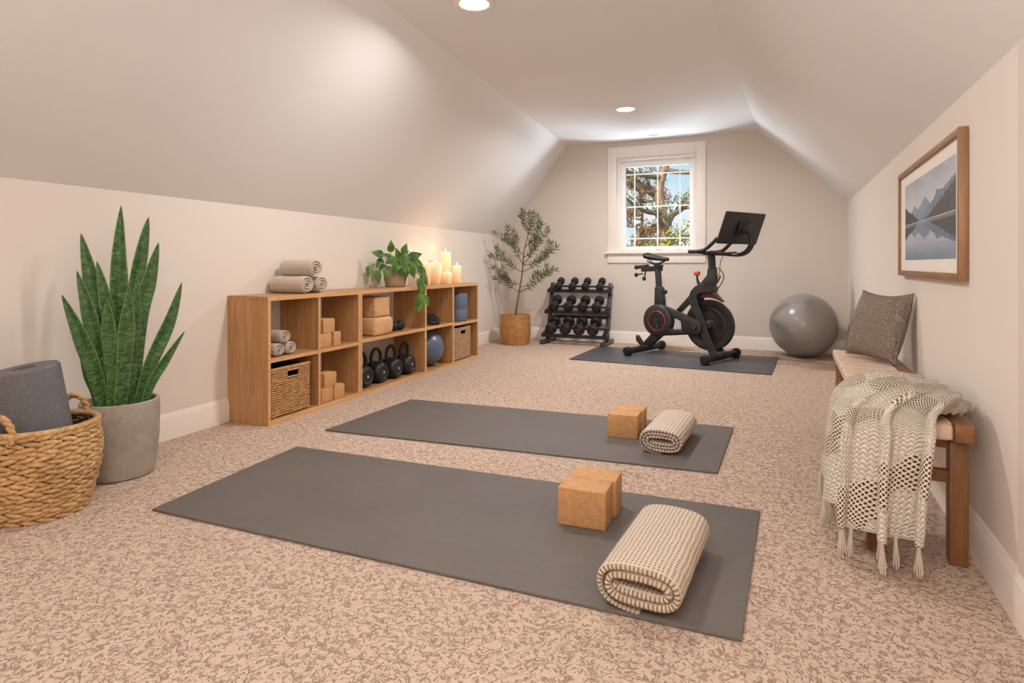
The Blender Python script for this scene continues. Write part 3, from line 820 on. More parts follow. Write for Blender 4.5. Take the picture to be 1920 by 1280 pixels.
# ------------------------------------------------------------------ snake plant
t = thing('snake_plant', 'tall snake plant with upright pointed leaves in a grey concrete pot', 'plant', (-2.847, 1.918, 0))
m = MB(); m.lathe([(0, 0), (.128, 0), (.142, .006), (.152, .05), (.163, .18), (.166, .30), (.163, .352), (.159, .356), (.148, .354), (.146, .33), (.143, .31), (0, .31)], 56); m.build('pot', M['concrete'], t)
m = MB(); m.lathe([(0, .322), (.09, .320), (.145, .312)], 32); m.build('soil', M['soil'], t)
r_s = Vector((.559, .829, 0)); aw_s = Vector((-.829, .559, 0))
LV = [  # tip..base points (s along view-right, z), depth towards camera at base, width
    ([(.004, 1.285), (-.005, 1.006), (.001, .667), (.004, .31)], -.05, .082, 0), ([(.119, 1.235), (.092, 1.075), (.052, .80), (.029, .31)], -.07, .066, .3),
    ([(-.155, 1.145), (-.116, .939), (-.08, .75), (-.055, .31)], -.05, .082, -.3), ([(.159, 1.106), (.122, .937), (.080, .73), (.05, .31)], .0, .075, .4),
    ([(.258, .91), (.205, .72), (.118, .50), (.07, .31)], .02, .066, .2), ([(.268, .668), (.19, .54), (.128, .43), (.09, .31)], .05, .046, .3),
    ([(-.222, .862), (-.155, .677), (-.098, .50), (-.06, .31)], .03, .075, -.3), ([(-.168, .97), (-.128, .80), (-.096, .62), (-.07, .31)], .0, .068, -.2),
    ([(-.092, 1.015), (-.064, .86), (-.04, .68), (-.025, .31)], -.01, .06, .2), ([(.035, .90), (.028, .74), (.018, .585), (.0, .31)], .07, .074, .1),
    ([(-.052, .835), (-.046, .73), (-.034, .58), (-.015, .31)], .05, .066, -.2), ([(-.16, .60), (-.13, .49), (-.10, .40), (-.085, .31)], -.04, .045, -.4),
    ([(.07, .95), (.06, .76), (.045, .58), (.035, .31)], .03, .058, .5), ([(.01, .72), (-.01, .58), (-.03, .45), (-.04, .31)], .06, .05, -.5)]
for pts, dep, wd, tw in LV:
    P = [r_s*s - aw_s*dep + Vector((0, 0, z)) for s, z in pts[::-1]]
    P = [p + aw_s*(.0)*(i) for i, p in enumerate(P)]
    m = MB()
    def fn(u, v, P=P, wd=wd, tw=tw):
        c = cat_at(P, v); c2 = cat_at(P, min(1, v+.02)); c1 = cat_at(P, max(0, v-.02)); d = (c2-c1).normalized()
        prof = (.62+.38*math.sin(min(1, v/.55)*PI/2)) if v < .55 else max(0, 1-((v-.55)/.45)**1.45)
        w = wd*prof*.46; n0 = (-aw_s + r_s*tw); side = d.cross(n0).normalized(); n = side.cross(d).normalized()
        tz = tw*.8*v; side2 = side*math.cos(tz)+n*math.sin(tz); n2 = n*math.cos(tz)-side*math.sin(tz)
        s = (u-.5)*2
        return tuple(c+side2*(w*s)+n2*(abs(s)**1.5*w*.35))
    m.grid(fn, 8, 30); o = m.build('leaf', M['snake'], t, sharp=80)
    md = o.modifiers.new('thickness', 'SOLIDIFY'); md.thickness = .004; md.offset = 0

# ------------------------------------------------------------------ water-hyacinth basket with roller
BC = (-2.727, 1.504)
r_b = Vector((.469, .883, 0)); aw_b = Vector((-.883, .469, 0))
t = thing('woven_basket', 'round woven basket with two rope handles at the left edge, holding a grey roller', 'basket', (*BC, 0))
def brad(z):
    f = z/.35
    return .158+.05*math.sin(min(1, f/.75)*PI/2)-.012*max(0, f-.75)/.25
rnd = random.Random(8); m = MB(); rows = 18; hz = .345/rows
for j in range(rows):
    z = (j+.5)*hz; rr = brad(z); nseg = int(2*PI*rr/.056); ph = (j % 2)*.5+rnd.uniform(-.12, .12)
    for i in range(nseg):
        a = 2*PI*(i+ph)/nseg; L_ = 2*PI*rr/nseg*.66*rnd.uniform(.92, 1.1); T_ = hz*.545*rnd.uniform(.9, 1.12); B_ = .0125*rnd.uniform(.85, 1.15)
        c = Vector((rr*math.cos(a), rr*math.sin(a), z+rnd.uniform(-.0012, .0012))); tt = Vector((-math.sin(a), math.cos(a), 0)); nn = Vector((math.cos(a), math.sin(a), 0)); uz = Vector((0, 0, 1))
        tilt = (.20 if j % 2 else -.20)+rnd.uniform(-.08, .08)
        A = tt*math.cos(tilt)+uz*math.sin(tilt); B2 = uz*math.cos(tilt)-tt*math.sin(tilt)
        nu, nv = 8, 6; vs = []
        for q in range(nv+1):
            f = PI*q/nv; along = math.cos(f)
            for e in range(nu):
                gg = 2*PI*e/nu
                vs.append(c+A*(L_*along)+B2*(T_*math.sin(f)**.8*math.cos(gg))+nn*(B_*math.sin(f)**.8*math.sin(gg)-.010*along**2*.6+.004*along))
        m.add(vs, [(q*nu+e, q*nu+(e+1) % nu, (q+1)*nu+(e+1) % nu, (q+1)*nu+e) for q in range(nv) for e in range(nu)])
m.build('woven_body', M['hyacinth'], t, merge=False, sharp=80)
m = MB(); prof = [(0, .003)]+[(brad(z)-.003, z) for z in [.003, .05, .1, .15, .2, .25, .3, .345]]+[(brad(z)-.012, z) for z in [.345, .25, .15, .06, .02]]+[(0, .018)]
m.lathe(prof, 48); m.build('lining', M['hyacinth_dark'], t)
m = MB(); RR = brad(.345)
for k in range(2):
    m.tube([((RR+.006*math.cos(60*a+k*PI))*math.cos(a), (RR+.006*math.cos(60*a+k*PI))*math.sin(a), .352+.006*math.sin(60*a+k*PI)) for a in [2*PI*i/420 for i in range(420)]], .0075, 7, closed=True)
m.build('rim', M['hyacinth'], t, merge=False, sharp=80)
for sgn in (1, -1):
    dv = (r_b*.125+aw_b*.155).normalized()*sgn; tv = Vector((-dv.y, dv.x, 0))
    base = dv*RR; P = []
    for i in range(41):
        f = i/40; a = PI*f
        P.append(base+tv*(.058*math.cos(a))+Vector((0, 0, .33+.095*math.sin(a)**.8))+dv*(.012 if f < .06 or f > .94 else .003))
    m = MB()
    for k in range(2):
        pts = []
        for i, p in enumerate(P):
            d = (P[min(i+1, 40)]-P[max(i-1, 0)]).normalized(); s = d.cross(dv).normalized(); ph = i*.75+k*PI
            pts.append(p+s*(.006*math.cos(ph))+dv*(.006*math.sin(ph)))
        m.tube(pts, .0085, 8)
    m.build('handle', M['hyacinth'], t, merge=False, sharp=80)
ax = (r_b*-.157+Vector((0, 0, .987))).normalized()
bot = r_b*.035+Vector((0, 0, .05))
rot = Vector((0, 0, 1)).rotation_difference(ax).to_matrix().to_4x4()
o = MB().lathe([(0, 0), (.112, 0), (.12, .008), (.12, .532), (.113, .54), (.04, .54), (.04, .5), (0, .5)], 56).build('foam_roller', M['roller'])
o.matrix_world = Matrix.Translation(Vector((*BC, 0))+bot) @ rot
tag(o, 'thick dark grey textured foam roller standing in the round woven basket', 'foam roller')

# ------------------------------------------------------------------ olive tree
t = thing('potted_olive_tree', 'slender olive tree in a woven basket planter in the back left corner', 'plant', (-2.925, 6.99, 0))
m = MB(); prof = [(0, 0), (.165, 0)]
for j in range(120):
    z = .005+.365*j/119; rr = .172+.022*math.sin(min(1, z/.3)*PI*.75)-.004*(z/.37)
    prof.append((rr+.004*abs(math.sin(PI*z/.0183)), z))
prof += [(.172, .372), (.165, .36), (.165, .33), (0, .33)]
m.lathe(prof, 56)
ml = MB(); 
vs = m.v; m.v = [(x+.003*math.sin(18*math.atan2(y, x)*1+z*170)*(1 if .01 < z < .36 else 0)*x/.18, y+.003*math.sin(18*math.atan2(y, x)+z*170)*(1 if .01 < z < .36 else 0)*y/.18, z) for x, y, z in vs]
m.build('basket_planter', M['seagrass'], t, sharp=60)
m = MB(); m.lathe([(0, .345), (.08, .342), (.164, .335)], 32); m.build('soil', M['soil'], t)
trunk = catmull([(0, 0, .33), (.02, .02, .50), (.045, .04, .68), (.075, .055, .90), (.10, .06, 1.17), (.15, .07, 1.38), (.215, .07, 1.60)], 6)
m = MB(); m.tube(trunk, [.015-.012*i/(len(trunk)-1) for i in range(len(trunk))], 8); m.build('trunk', M['bark'], t)
rnd = random.Random(5)
BR = [(.66, [(.48, -.03, .92)], 1), (.66, [(-.24, -.08, .94)], 1), (.72, [(.33, .12, .86)], 0), (.74, [(-.20, .15, .83)], 0), (.90, [(.545, -.02, 1.20)], 1), (.90, [(-.18, -.10, 1.155)], 1), (.98, [(.35, .12, 1.10)], 0),
      (1.0, [(.44, -.05, 1.42)], 1), (1.0, [(-.10, .0, 1.45)], 1), (1.1, [(.36, -.12, 1.28)], 0), (1.12, [(-.05, -.14, 1.30)], 0), (1.2, [(.30, .1, 1.48)], 0), (1.38, [(.13, -.05, 1.62)], 0), (1.3, [(.215, .07, 1.62)], 0)]
for z0, tips, big in BR:
    b = min(trunk, key=lambda p: abs(p.z-z0)); tip = Vector(tips[0])
    mid = b.lerp(tip, .5)+Vector((0, 0, -.035))
    P = catmull([b, mid, tip], 8)
    m = MB(); m.tube(P, [.006-.0045*i/(len(P)-1) for i in range(len(P))], 6)
    br = m.build('branch', M['bark'], t)
    lf = MB()
    def sprig(P, n, L0, start):
        for i in range(n):
            f = start+(1-start)*i/(n-1); p = cat_at(P, f); d = (cat_at(P, min(1, f+.04))-cat_at(P, max(0, f-.04))).normalized()
            for sg in (-1, 1):
                side = d.cross(Vector((rnd.uniform(-.4, .4), rnd.uniform(-1, -.3), rnd.uniform(-.3, .6)))).normalized()
                dd = d*.75+side*sg*.8+Vector((0, 0, .12))
                L = L0*rnd.uniform(.75, 1.2)
                leaf_mesh(lf, p, dd, (rnd.uniform(-.3, .3), -1, .4), L, L*.20, .05, .15, nu=2, nv=5)
        leaf_mesh(lf, P[-1], (P[-1]-P[-2]), (0, -1, .4), L0, L0*.24, .05, .15, nu=2, nv=5)
    sprig(P, 8 if big else 6, .082, .30)
    for k in range(3 if big else 2):
        f = rnd.uniform(.4, .75); p = cat_at(P, f); d = (tip-b).normalized(); q = p+(d*.8+Vector((rnd.uniform(-.6, .6), rnd.uniform(-.5, .3), rnd.uniform(-.2, .8)))).normalized()*rnd.uniform(.14, .24)
        PP = catmull([p, p.lerp(q, .5)+Vector((0, 0, .01)), q], 5); mm = MB(); lf.tube(PP, .002, 4); sprig(PP, 5, .074, .2)
    lf.build('leaves', M['olive'], br, merge=False, sharp=80)

# ------------------------------------------------------------------ dumbbell rack
t = thing('dumbbell_rack', 'black three-tier dumbbell rack standing against the back wall', 'rack', (-2.21, 7.3, 0))
hw_ = .385
TR = [(-.135, .115, .155), (-.02, .40, .12), (.09, .665, .105)]   # front edge y, z, depth
for sx in (-hw_, hw_):
    m = MB(); m.box(sx-.03, sx+.03, -.235, .245, 0.004, .05, .006); m.build('foot', M['gunmetal'], t)
    m = MB(); m.prism([(-.03, .045), (.03, .045), (.215, .76), (.165, .76)], sx-.022, sx+.022, lambda a, b, d: (d, a, b), bev=.004); m.build('upright', M['gunmetal'], t)
for y, z, dp in TR:
    m = MB()
    for k in (0, 1):
        yy, zz = y+k*dp, z+k*dp*.55
        m.prism([(yy-.018, zz-.022), (yy+.018, zz-.010), (yy+.018, zz+.004), (yy-.018, zz-.006)], -hw_-.03, hw_+.03, lambda a, b, d: (d, a, b), bev=.002)
    m.prism([(y-.022, z-.03), (y-.016, z-.03), (y-.016, z+.016), (y-.022, z+.016)], -hw_-.035, hw_+.035, lambda a, b, d: (d, a, b))
    for sx in (-hw_, hw_): m.prism([(y-.02, z-.03), (y+dp+.02, z+dp*.55-.03), (y+dp+.02, z+dp*.55+.005), (y-.02, z+.012)], sx-.028, sx+.028, lambda a, b, d: (d, a, b), bev=.003)
    m.build('tray', M['black'], t)
m = MB(); m.box(-hw_, hw_, .20, .225, .30, .34, .004); m.build('cross_bar', M['black'], t)
def dumbbell(r, L):
    t = thing('dumbbell', '', 'dumbbell', (0, 0, 0), 0, 'dumbbells on the rack')
    for sg in (-1, 1):
        m = MB(); pr = [(r*math.cos(PI/6+k*PI/3), r*math.sin(PI/6+k*PI/3)) for k in range(6)]
        m.prism(pr, sg*L/2-.038, sg*L/2+.038, lambda a, b, d: (a, d, b), bev=.012); m_last = m.build('head', M['rubber'], t)
        e = MB(); hd = m_last; e.lathe([(0, 0), (r*.5, 0), (r*.48, sg*.003), (0, sg*.003)], 20, (0, sg*(L/2+.038), 0), 'Y'); e.build('end_cap', M['graphite'], hd)
    m = MB(); m.lathe([(0, -L/2), (.013, -L/2), (.013, -L/4), (.0165, 0), (.013, L/4), (.013, L/2), (0, L/2)], 16, axis='Y'); m.build('handle', M['steel'], t, label='chrome handle')
    return t
tiers = ['bottom', 'middle', 'top']; ordn = ['leftmost', 'second from left', 'third from left', 'rightmost']
for (y, z, dp), tier, r, L, xs in zip(TR, tiers, (.076, .066, .05), (.17, .15, .13), ((-.29, -.105, .07, .245), (-.29, -.10, .085, .265), (-.27, -.085, .085, .275))):
    base = dumbbell(r, L)
    for i, x in enumerate(xs):
        lb = 'black hex dumbbell on the %s tier of the rack, %s' % (tier, ordn[i])
        o = base if i == 0 else dup(base, lb)
        o['label'] = lb; al = math.atan(.55)
        o.location = (-2.21+x, 7.3+y+dp/2-.02, z+dp/2*.55+r*.866/math.cos(al)+.004); o.rotation_euler = (al, 0, 0)

# ------------------------------------------------------------------ exercise bike
BK = thing('exercise_bike', 'black stationary exercise bike with a large tilted screen on a rubber mat', 'exercise bike', (-.84, 6.66, .009), R(-21))
xz = lambda a, b, d: (a, d, b)
G = M['graphite']
def bar(m, pts, w, y0=0., flat=.75, n=12): m.tube([(a, y0, b) for a, b in pts], w, n, flat=flat, up=(0, 0, 1))
# main frame
m = MB()
m.prism([(-.10, .46), (-.02, .47), (.20, .68), (.34, .73), (.385, .80), (.375, .955), (.295, .955), (.285, .875), (.22, .80)], -.035, .035, xz, bev=.014)
m.prism([(-.33, .26), (-.22, .22), (-.40, .055), (-.52, .055)], -.04, .04, xz, bev=.012)
m.prism([(-.20, .21), (.22, .26), (.22, .32), (-.15, .28)], -.03, .03, xz, bev=.01)
m.prism([(-.335, .40), (-.20, .40), (-.215, .60), (-.235, .74), (-.325, .74)], -.032, .032, xz, bev=.010)
m.build('frame', G, BK)
fp = catmull([(.335, .74, 0), (.235, .735, 0), (.165, .67, 0), (.175, .57, 0), (.245, .42, 0), (.30, .25, 0), (.395, .06, 0)], 6)
for sy in (-1, 1):
    m = MB(); vs = []
    n = len(fp); left, right = [], []
    for i, p in enumerate(fp):
        d = (fp[min(i+1, n-1)]-fp[max(i-1, 0)]).normalized(); w = .042 if i > 8 else .045
        left.append((p.x-d.y*w, p.y+d.x*w)); right.append((p.x+d.y*w, p.y-d.x*w))
    y0, y1 = (.062, .092) if sy > 0 else (-.092, -.062)
    for i in range(n-1):
        q = [left[i], left[i+1], right[i+1], right[i]]
        m.add([(a, y0, b) for a, b in q]+[(a, y1, b) for a, b in q], [(0, 1, 2, 3), (4, 7, 6, 5), (0, 4, 5, 1), (2, 6, 7, 3)]+([(0, 3, 7, 4)] if i == 0 else [])+([(1, 5, 6, 2)] if i == n-2 else []))
    o = m.build('fork_leg', G, BK, sharp=50)
    md = o.modifiers.new('round', 'BEVEL'); md.width = .007; md.segments = 2; md.limit_method = 'ANGLE'; md.angle_limit = R(50)
m = MB(); m.box(.20, .36, -.09, .09, .69, .775, .02); m.build('fork_crown', G, BK)
# stabilisers
def stab(x, label):
    s = MB(); s.tube([(x, -.36, .05), (x, .36, .05)], .036, 16, flat=.85); o = s.build('stabilizer', M['black'], BK)
    for sy in (-1, 1):
        e = MB(); e.lathe([(0, 0), (.042, 0), (.046, .01), (.046, .055), (.038, .068), (0, .07)] if sy > 0 else [(0, 0), (.042, 0), (.046, -.01), (.046, -.055), (.038, -.068), (0, -.07)], 20, (x, sy*.325, .052), 'Y')
        e.box(x-.03, x+.03, sy*.355-.03, sy*.355+.03, 0, .03, .006); e.build('end_cap', M['rubber'], o)
stab(-.46, ''); stab(.43, '')
m = MB(); m.box(.35, .48, -.10, .10, .045, .10, .015); m.build('front_bracket', G, BK)
m = MB(); m.box(-.50, -.40, -.05, .05, .05, .09, .012); m.build('rear_bracket', G, BK)
# flywheel
m = MB(); fc = (.305, 0, .36)
m.lathe([(0, -.022), (.05, -.022), (.06, -.016), (.16, -.012), (.20, -.014), (.215, -.026), (.255, -.026), (.262, -.020), (.262, .020), (.255, .026), (.215, .026), (.20, .014), (.16, .012), (.06, .016), (.05, .022), (0, .022)], 64, fc, 'Y'); fw = m.build('flywheel', M['black'], BK)
m = MB(); m.lathe([(0, -.062), (.032, -.062), (.045, -.05), (.05, -.02), (.05, .02), (.045, .05), (0, .062)], 28, fc, 'Y'); m.build('hub', G, fw)
m = MB(); m.lathe([(.168, -.016), (.172, -.019), (.178, -.016)], 64, fc, 'Y'); m.build('rim_line', M['gunmetal'], fw, label='thin grey ring on the flywheel')
# brake shroud on top of the wheel
m = MB(); pts = [(fc[0]+.285*math.cos(a), fc[2]+.285*math.sin(a)) for a in [R(112-i*6) for i in range(10)]]
m.prism(pts+[(.36, .70), (.29, .715), (.235, .68)], -.045, .045, xz, bev=.012); m.build('brake_shroud', M['dark_red'], BK, label='dark red brake cover')
# belt cover
cc = (-.243, .378); bx = (.20, .335); yo = -.10
m = MB(); m.lathe([(0, -.026), (.12, -.026), (.155, -.022), (.172, -.010), (.176, .0), (.176, .05), (0, .05)], 56, (cc[0], yo, cc[1]), 'Y')
m.prism([(-.20, .548), (-.14, .535), (.235, .405), (.265, .37), (.265, .30), (.235, .262), (.10, .262), (.06, .275), (.045, .30), (.035, .385), (-.0, .405), (-.06, .42), (-.09, .46)], yo-.016, yo+.045, xz, bev=.010)
m.prism([(-.13, .24), (.10, .262), (.11, .295), (-.05, .290), (-.085, .305), (-.10, .32)], yo-.014, yo+.043, xz, bev=.006)
bcov = m.build('belt_cover', G, BK)
m = MB(); m.lathe([(.098, -.024), (.100, -.030), (.104, -.031), (.107, -.028), (.107, -.02)], 56, (cc[0], yo, cc[1]), 'Y'); m.build('crank_ring', M['red_ring'], bcov, label='thin red ring round the crank')
m = MB(); m.lathe([(0, -.029), (.085, -.029), (.097, -.026), (.097, -.01)], 48, (cc[0], yo, cc[1]), 'Y'); m.build('crank_disc', M['black'], bcov)
m = MB(); m.lathe([(0, -.045), (.018, -.045), (.022, -.03), (.022, 0)], 20, (bx[0], yo, bx[1]), 'Y'); m.build('axle_cap', M['gunmetal'], bcov)
m = MB(); m.tube([(cc[0], yo-.036, cc[1]), (cc[0]+.02, yo-.04, cc[1]-.08)], .013, 10, flat=.7); m.lathe([(0, -.056), (.016, -.054), (.02, -.03)], 16, (cc[0], yo, cc[1]), 'Y'); cr = m.build('crank', M['gunmetal'], BK)
m = MB(); m.prism([(-.555, .19), (-.535, .175), (-.47, .085), (-.50, .08), (-.55, .13)], -.05, .02, xz, bev=.006); m.build('heel_lever', M['black'], BK)
# seat post, slider, saddle
m = MB(); m.tube([(-.27, 0, .52), (-.30, 0, .95)], .042, 4, flat=.85); m.tube([(-.272, 0, .56), (-.283, 0, .742)], .052, 4, flat=.85); o = m.build('seat_post', G, BK)
md = o.modifiers.new('round', 'BEVEL'); md.width = .006; md.segments = 2
m = MB(); m.prism([(-.50, .905), (-.25, .915), (-.25, .965), (-.46, .97), (-.50, .96)], -.028, .028, xz, bev=.008); m.box(-.33, -.25, -.04, .04, .955, .985, .008); m.tube([(-.58, 0, .955), (-.42, 0, .968)], .02, 10); m.ball((-.575, 0, .955), .026); m.build('seat_slider', M['black'], BK)
for p, q in (((-.44, -.02, .92), (-.455, -.03, .83)), ((-.47, -.03, .885), (-.545, -.05, .87)), ((-.24, -.03, .69), (-.18, -.046, .69))):
    m = MB(); m.tube([p, q], .008, 8); m.ball(q, .022, .02, .025, nu=12, nv=8); m.build('adjustment_knob', M['black'], BK)
def saddle(u, v):
    x = -.475+.315*v; a = 2*PI*u
    w = .085*(1-.72*((v-.25)/.75)**.8) if v > .25 else .085*math.sqrt(max(0, 1-((.25-v)/.25)**2.4))
    if v > .93: w *= math.sqrt(max(0, 1-((v-.93)/.07)**2))
    hgt = .036*(w/.085)**.45 if w > 1e-5 else 0
    top = 1.06+.018*math.cos(v*PI)*1.0+(.008 if v < .2 else 0)
    return (x, w*math.cos(a), top+hgt*math.sin(a)*(1 if math.sin(a) > 0 else 1.1*(1-.3*v)))
m = MB(); m.grid(saddle, 24, 26); m.build('saddle', M['rubber'], BK, sharp=80)
m = MB()
for sy in (-.022, .022): m.tube(catmull([(-.42, sy*1.5, 1.03), (-.36, sy, .998), (-.29, sy, .995), (-.20, sy*.5, 1.035)], 5), .006, 6)
m.box(-.345, -.285, -.03, .03, .98, 1.005, .005); m.build('saddle_rails', M['black'], BK)
# handlebar post and bars
m = MB(); m.tube([(.335, 0, .90), (.322, 0, 1.11)], .045, 4, flat=.85); o = m.build('handlebar_post', G, BK); md = o.modifiers.new('round', 'BEVEL'); md.width = .006; md.segments = 2
m = MB()
for sy in (-1, 1):
    m.tube(catmull([(.19, sy*.23, 1.12), (.27, sy*.225, 1.12), (.35, sy*.21, 1.135), (.42, sy*.20, 1.19), (.48, sy*.195, 1.25)], 6), .0185, 12)
    m.tube(catmull([(.27, sy*.225, 1.12), (.30, sy*.13, 1.11), (.33, 0, 1.105)], 5), .0165, 10)
    m.tube(catmull([(.27, sy*.22, 1.118), (.40, sy*.17, 1.098), (.52, sy*.06, 1.09), (.55, 0, 1.09)], 6), .017, 10)
m.prism([(.25, -.05), (.56, -.04), (.60, 0), (.56, .04), (.25, .05)], 1.085, 1.115, lambda a, b, d: (a, b, d), bev=.01)
m.build('handlebar', M['rubber'], BK)
m = MB()
for sy in (-.022, .022): m.tube(catmull([(.50, sy, 1.09), (.62, sy, 1.085), (.70, sy, 1.12), (.745, sy, 1.20), (.735, sy, 1.28), (.685, sy, 1.335)], 6), .019, 10)
m.ball((.675, 0, 1.34), .05, .05, .05); m.build('screen_arm', M['black'], BK)
# screen
e = Vector((.21, .978, 0)); nf = Vector((.978, -.21, 0)); ti = R(21)
vv = Vector((0, 0, 1))*math.cos(ti)+nf*math.sin(ti); nn = e.cross(vv).normalized()
SM = Matrix(((e.x, vv.x, nn.x, .640), (e.y, vv.y, nn.y, 0), (e.z, vv.z, nn.z, 1.347), (0, 0, 0, 1)))
m = MB().at(SM); m.box(-.315, .315, -.165, .165, -.012, .012, .011, 3); sc = m.build('screen', M['screen_back'], BK)
sg = -1 if (SM.to_3x3() @ Vector((0, 0, 1))).dot(nf) > 0 else 1
m = MB().at(SM); m.box(-.30, .30, -.15, .15, sg*.0115-.001, sg*.0115+.002, .0); m.build('display_glass', M['black'], sc)
m = MB().at(SM); m.box(-.09, .09, -.07, .07, -sg*.03-.012 if sg < 0 else -.034, .034 if sg < 0 else -.01, .01); m.build('mount_plate', M['black'], sc)
# resistance knob, cable
m = MB(); m.tube([(.195, 0, .76), (.172, -.005, .82), (.167, -.005, .87)], [.018, .012, .010], 10); m.build('knob_stem', M['black'], BK)
m = MB(); m.lathe([(0, -.026), (.022, -.024), (.034, -.010), (.034, .010), (.024, .022), (0, .025)], 24, (.167, -.005, .895)); m.build('resistance_knob', M['red'], BK, label='round orange red resistance knob')
m = MB(); m.tube(catmull([(.34, -.03, .955), (.42, -.04, .95), (.475, -.04, .88), (.45, -.03, .80), (.39, -.02, .72)], 8), .0045, 6); m.tube(catmull([(.46, -.02, 1.08), (.43, -.02, 1.0), (.42, -.02, .90), (.38, -.02, .83)], 6), .0035, 6); m.build('cable', M['black'], BK)
m = MB(); m.tube([(.40, -.03, .88), (.44, -.04, .87), (.40, -.03, .80)], .010, 8); m.build('cable_clip', M['dark_red'], BK)

# ------------------------------------------------------------------ bench
BE = thing('bench', 'low wooden bench with woven leather strap seat along the right wall', 'bench', (.50, 3.22, 0), R(-1.75))
T = M['teak']; bx0, bx1, by0, by1 = -.155, .135, -.88, .90
for sx, nm in ((bx0+.028, 'front'), (bx1-.028, 'back')):
    for yy in (by0+.10, by1-.09):
        m = MB(); m.box(sx-.027, sx+.027, yy-.027, yy+.027, 0.003, .425, .004); m.build('leg', T['Z'], BE)
m = MB(); m.box(bx1-.055, bx1, by0, by1, .425, .485, .005); m.build('side_rail', T['Y'], BE)
m = MB(); m.box(bx0, bx0+.04, by0+.03, by1, .418, .465, .005); m.build('side_rail', T['Y'], BE)
for yy in (by0+.10, by1-.09):
    m = MB(); m.box(bx0+.05, bx1-.05, yy-.016, yy+.016, .385, .425, .003); m.build('end_apron', T['X'], BE)
    m = MB(); m.box(bx0+.05, bx1-.05, yy-.016, yy+.016, .27, .31, .003); m.build('stretcher', T['X'], BE)
m = MB(); m.tube([(-.01, by0+.11, .30), (-.01, by0+.40, .42)], .02, 4); m.tube([(-.01, by1-.10, .30), (-.01, by1-.39, .42)], .02, 4); m.build('brace', T['Y'], BE)
ns = 13
strap0 = None
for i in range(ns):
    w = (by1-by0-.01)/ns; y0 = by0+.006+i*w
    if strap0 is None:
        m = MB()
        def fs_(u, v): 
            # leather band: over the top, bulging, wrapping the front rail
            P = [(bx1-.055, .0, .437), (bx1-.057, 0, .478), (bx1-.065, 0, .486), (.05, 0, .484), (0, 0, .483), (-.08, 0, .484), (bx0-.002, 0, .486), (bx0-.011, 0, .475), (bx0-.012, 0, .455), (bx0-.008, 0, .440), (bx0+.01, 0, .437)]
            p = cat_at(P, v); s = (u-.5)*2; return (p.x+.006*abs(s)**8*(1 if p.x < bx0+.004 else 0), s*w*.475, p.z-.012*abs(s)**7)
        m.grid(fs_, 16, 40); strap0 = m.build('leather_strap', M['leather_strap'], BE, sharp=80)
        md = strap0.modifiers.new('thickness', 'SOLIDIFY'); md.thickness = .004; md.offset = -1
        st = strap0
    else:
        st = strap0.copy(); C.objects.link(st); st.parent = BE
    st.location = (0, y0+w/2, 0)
m = MB(); m.box(bx0-.008, bx1-.056, by0+.004, by0+.06, .428, .480, .012, 3); m.build('end_pad', M['leather'], BE)

# ------------------------------------------------------------------ cushion
ev = Vector((.44, -.898, 0)).normalized(); bn = Vector((.898, .44, 0))   # bottom edge direction, towards the wall
lean = R(16); uv_ = Vector((0, 0, 1))*math.cos(lean)+bn*math.sin(lean); fn_ = ev.cross(uv_).normalized()
CM = Matrix(((ev.x, uv_.x, fn_.x, .497), (ev.y, uv_.y, fn_.y, 3.715), (ev.z, uv_.z, fn_.z, .490), (0, 0, 0, 1)))
t = thing('cushion', 'square brown grey quilted cushion leaning on the wall at the far half of the bench', 'cushion', (.55, 3.72, .49))
CM = Matrix.Translation((-.55, -3.72, -.49)) @ CM
def pil(sgn):
    def f(u, v):
        a, b = (u-.5)*2, (v-.5)*2
        e_ = 1-.075*(1-abs(b)**2)*abs(a)**3; e2 = 1-.075*(1-abs(a)**2)*abs(b)**3
        th_ = .075*(max(0, 1-abs(a)**2.6)**.55)*(max(0, 1-abs(b)**2.6)**.55)
        w = .012*noise.noise(Vector((u*5, v*5, sgn*3.)))*(1-max(abs(a), abs(b)))
        return (a*e_*.20, .19+b*e2*.185-.012*(1-a*a)*(b > 0)*b, sgn*th_+w)
    return f
m = MB().at(CM); m.grid(pil(1), 30, 30); m.grid(pil(-1), 30, 30); m.uv = {}
m.build('cover', M['cushion'], t, sharp=80)
m = MB().at(CM); per = []
for k in range(120):
    q = k/30; i = int(q); f = q-i
    u, v = ((f, 0), (1, f), (1-f, 1), (0, 1-f))[i]; per.append(pil(1)(u, v)[:2]+(0,))
m.tube(per, .004, 6, closed=True); m.build('piping', M['cushion'], t, sharp=80)

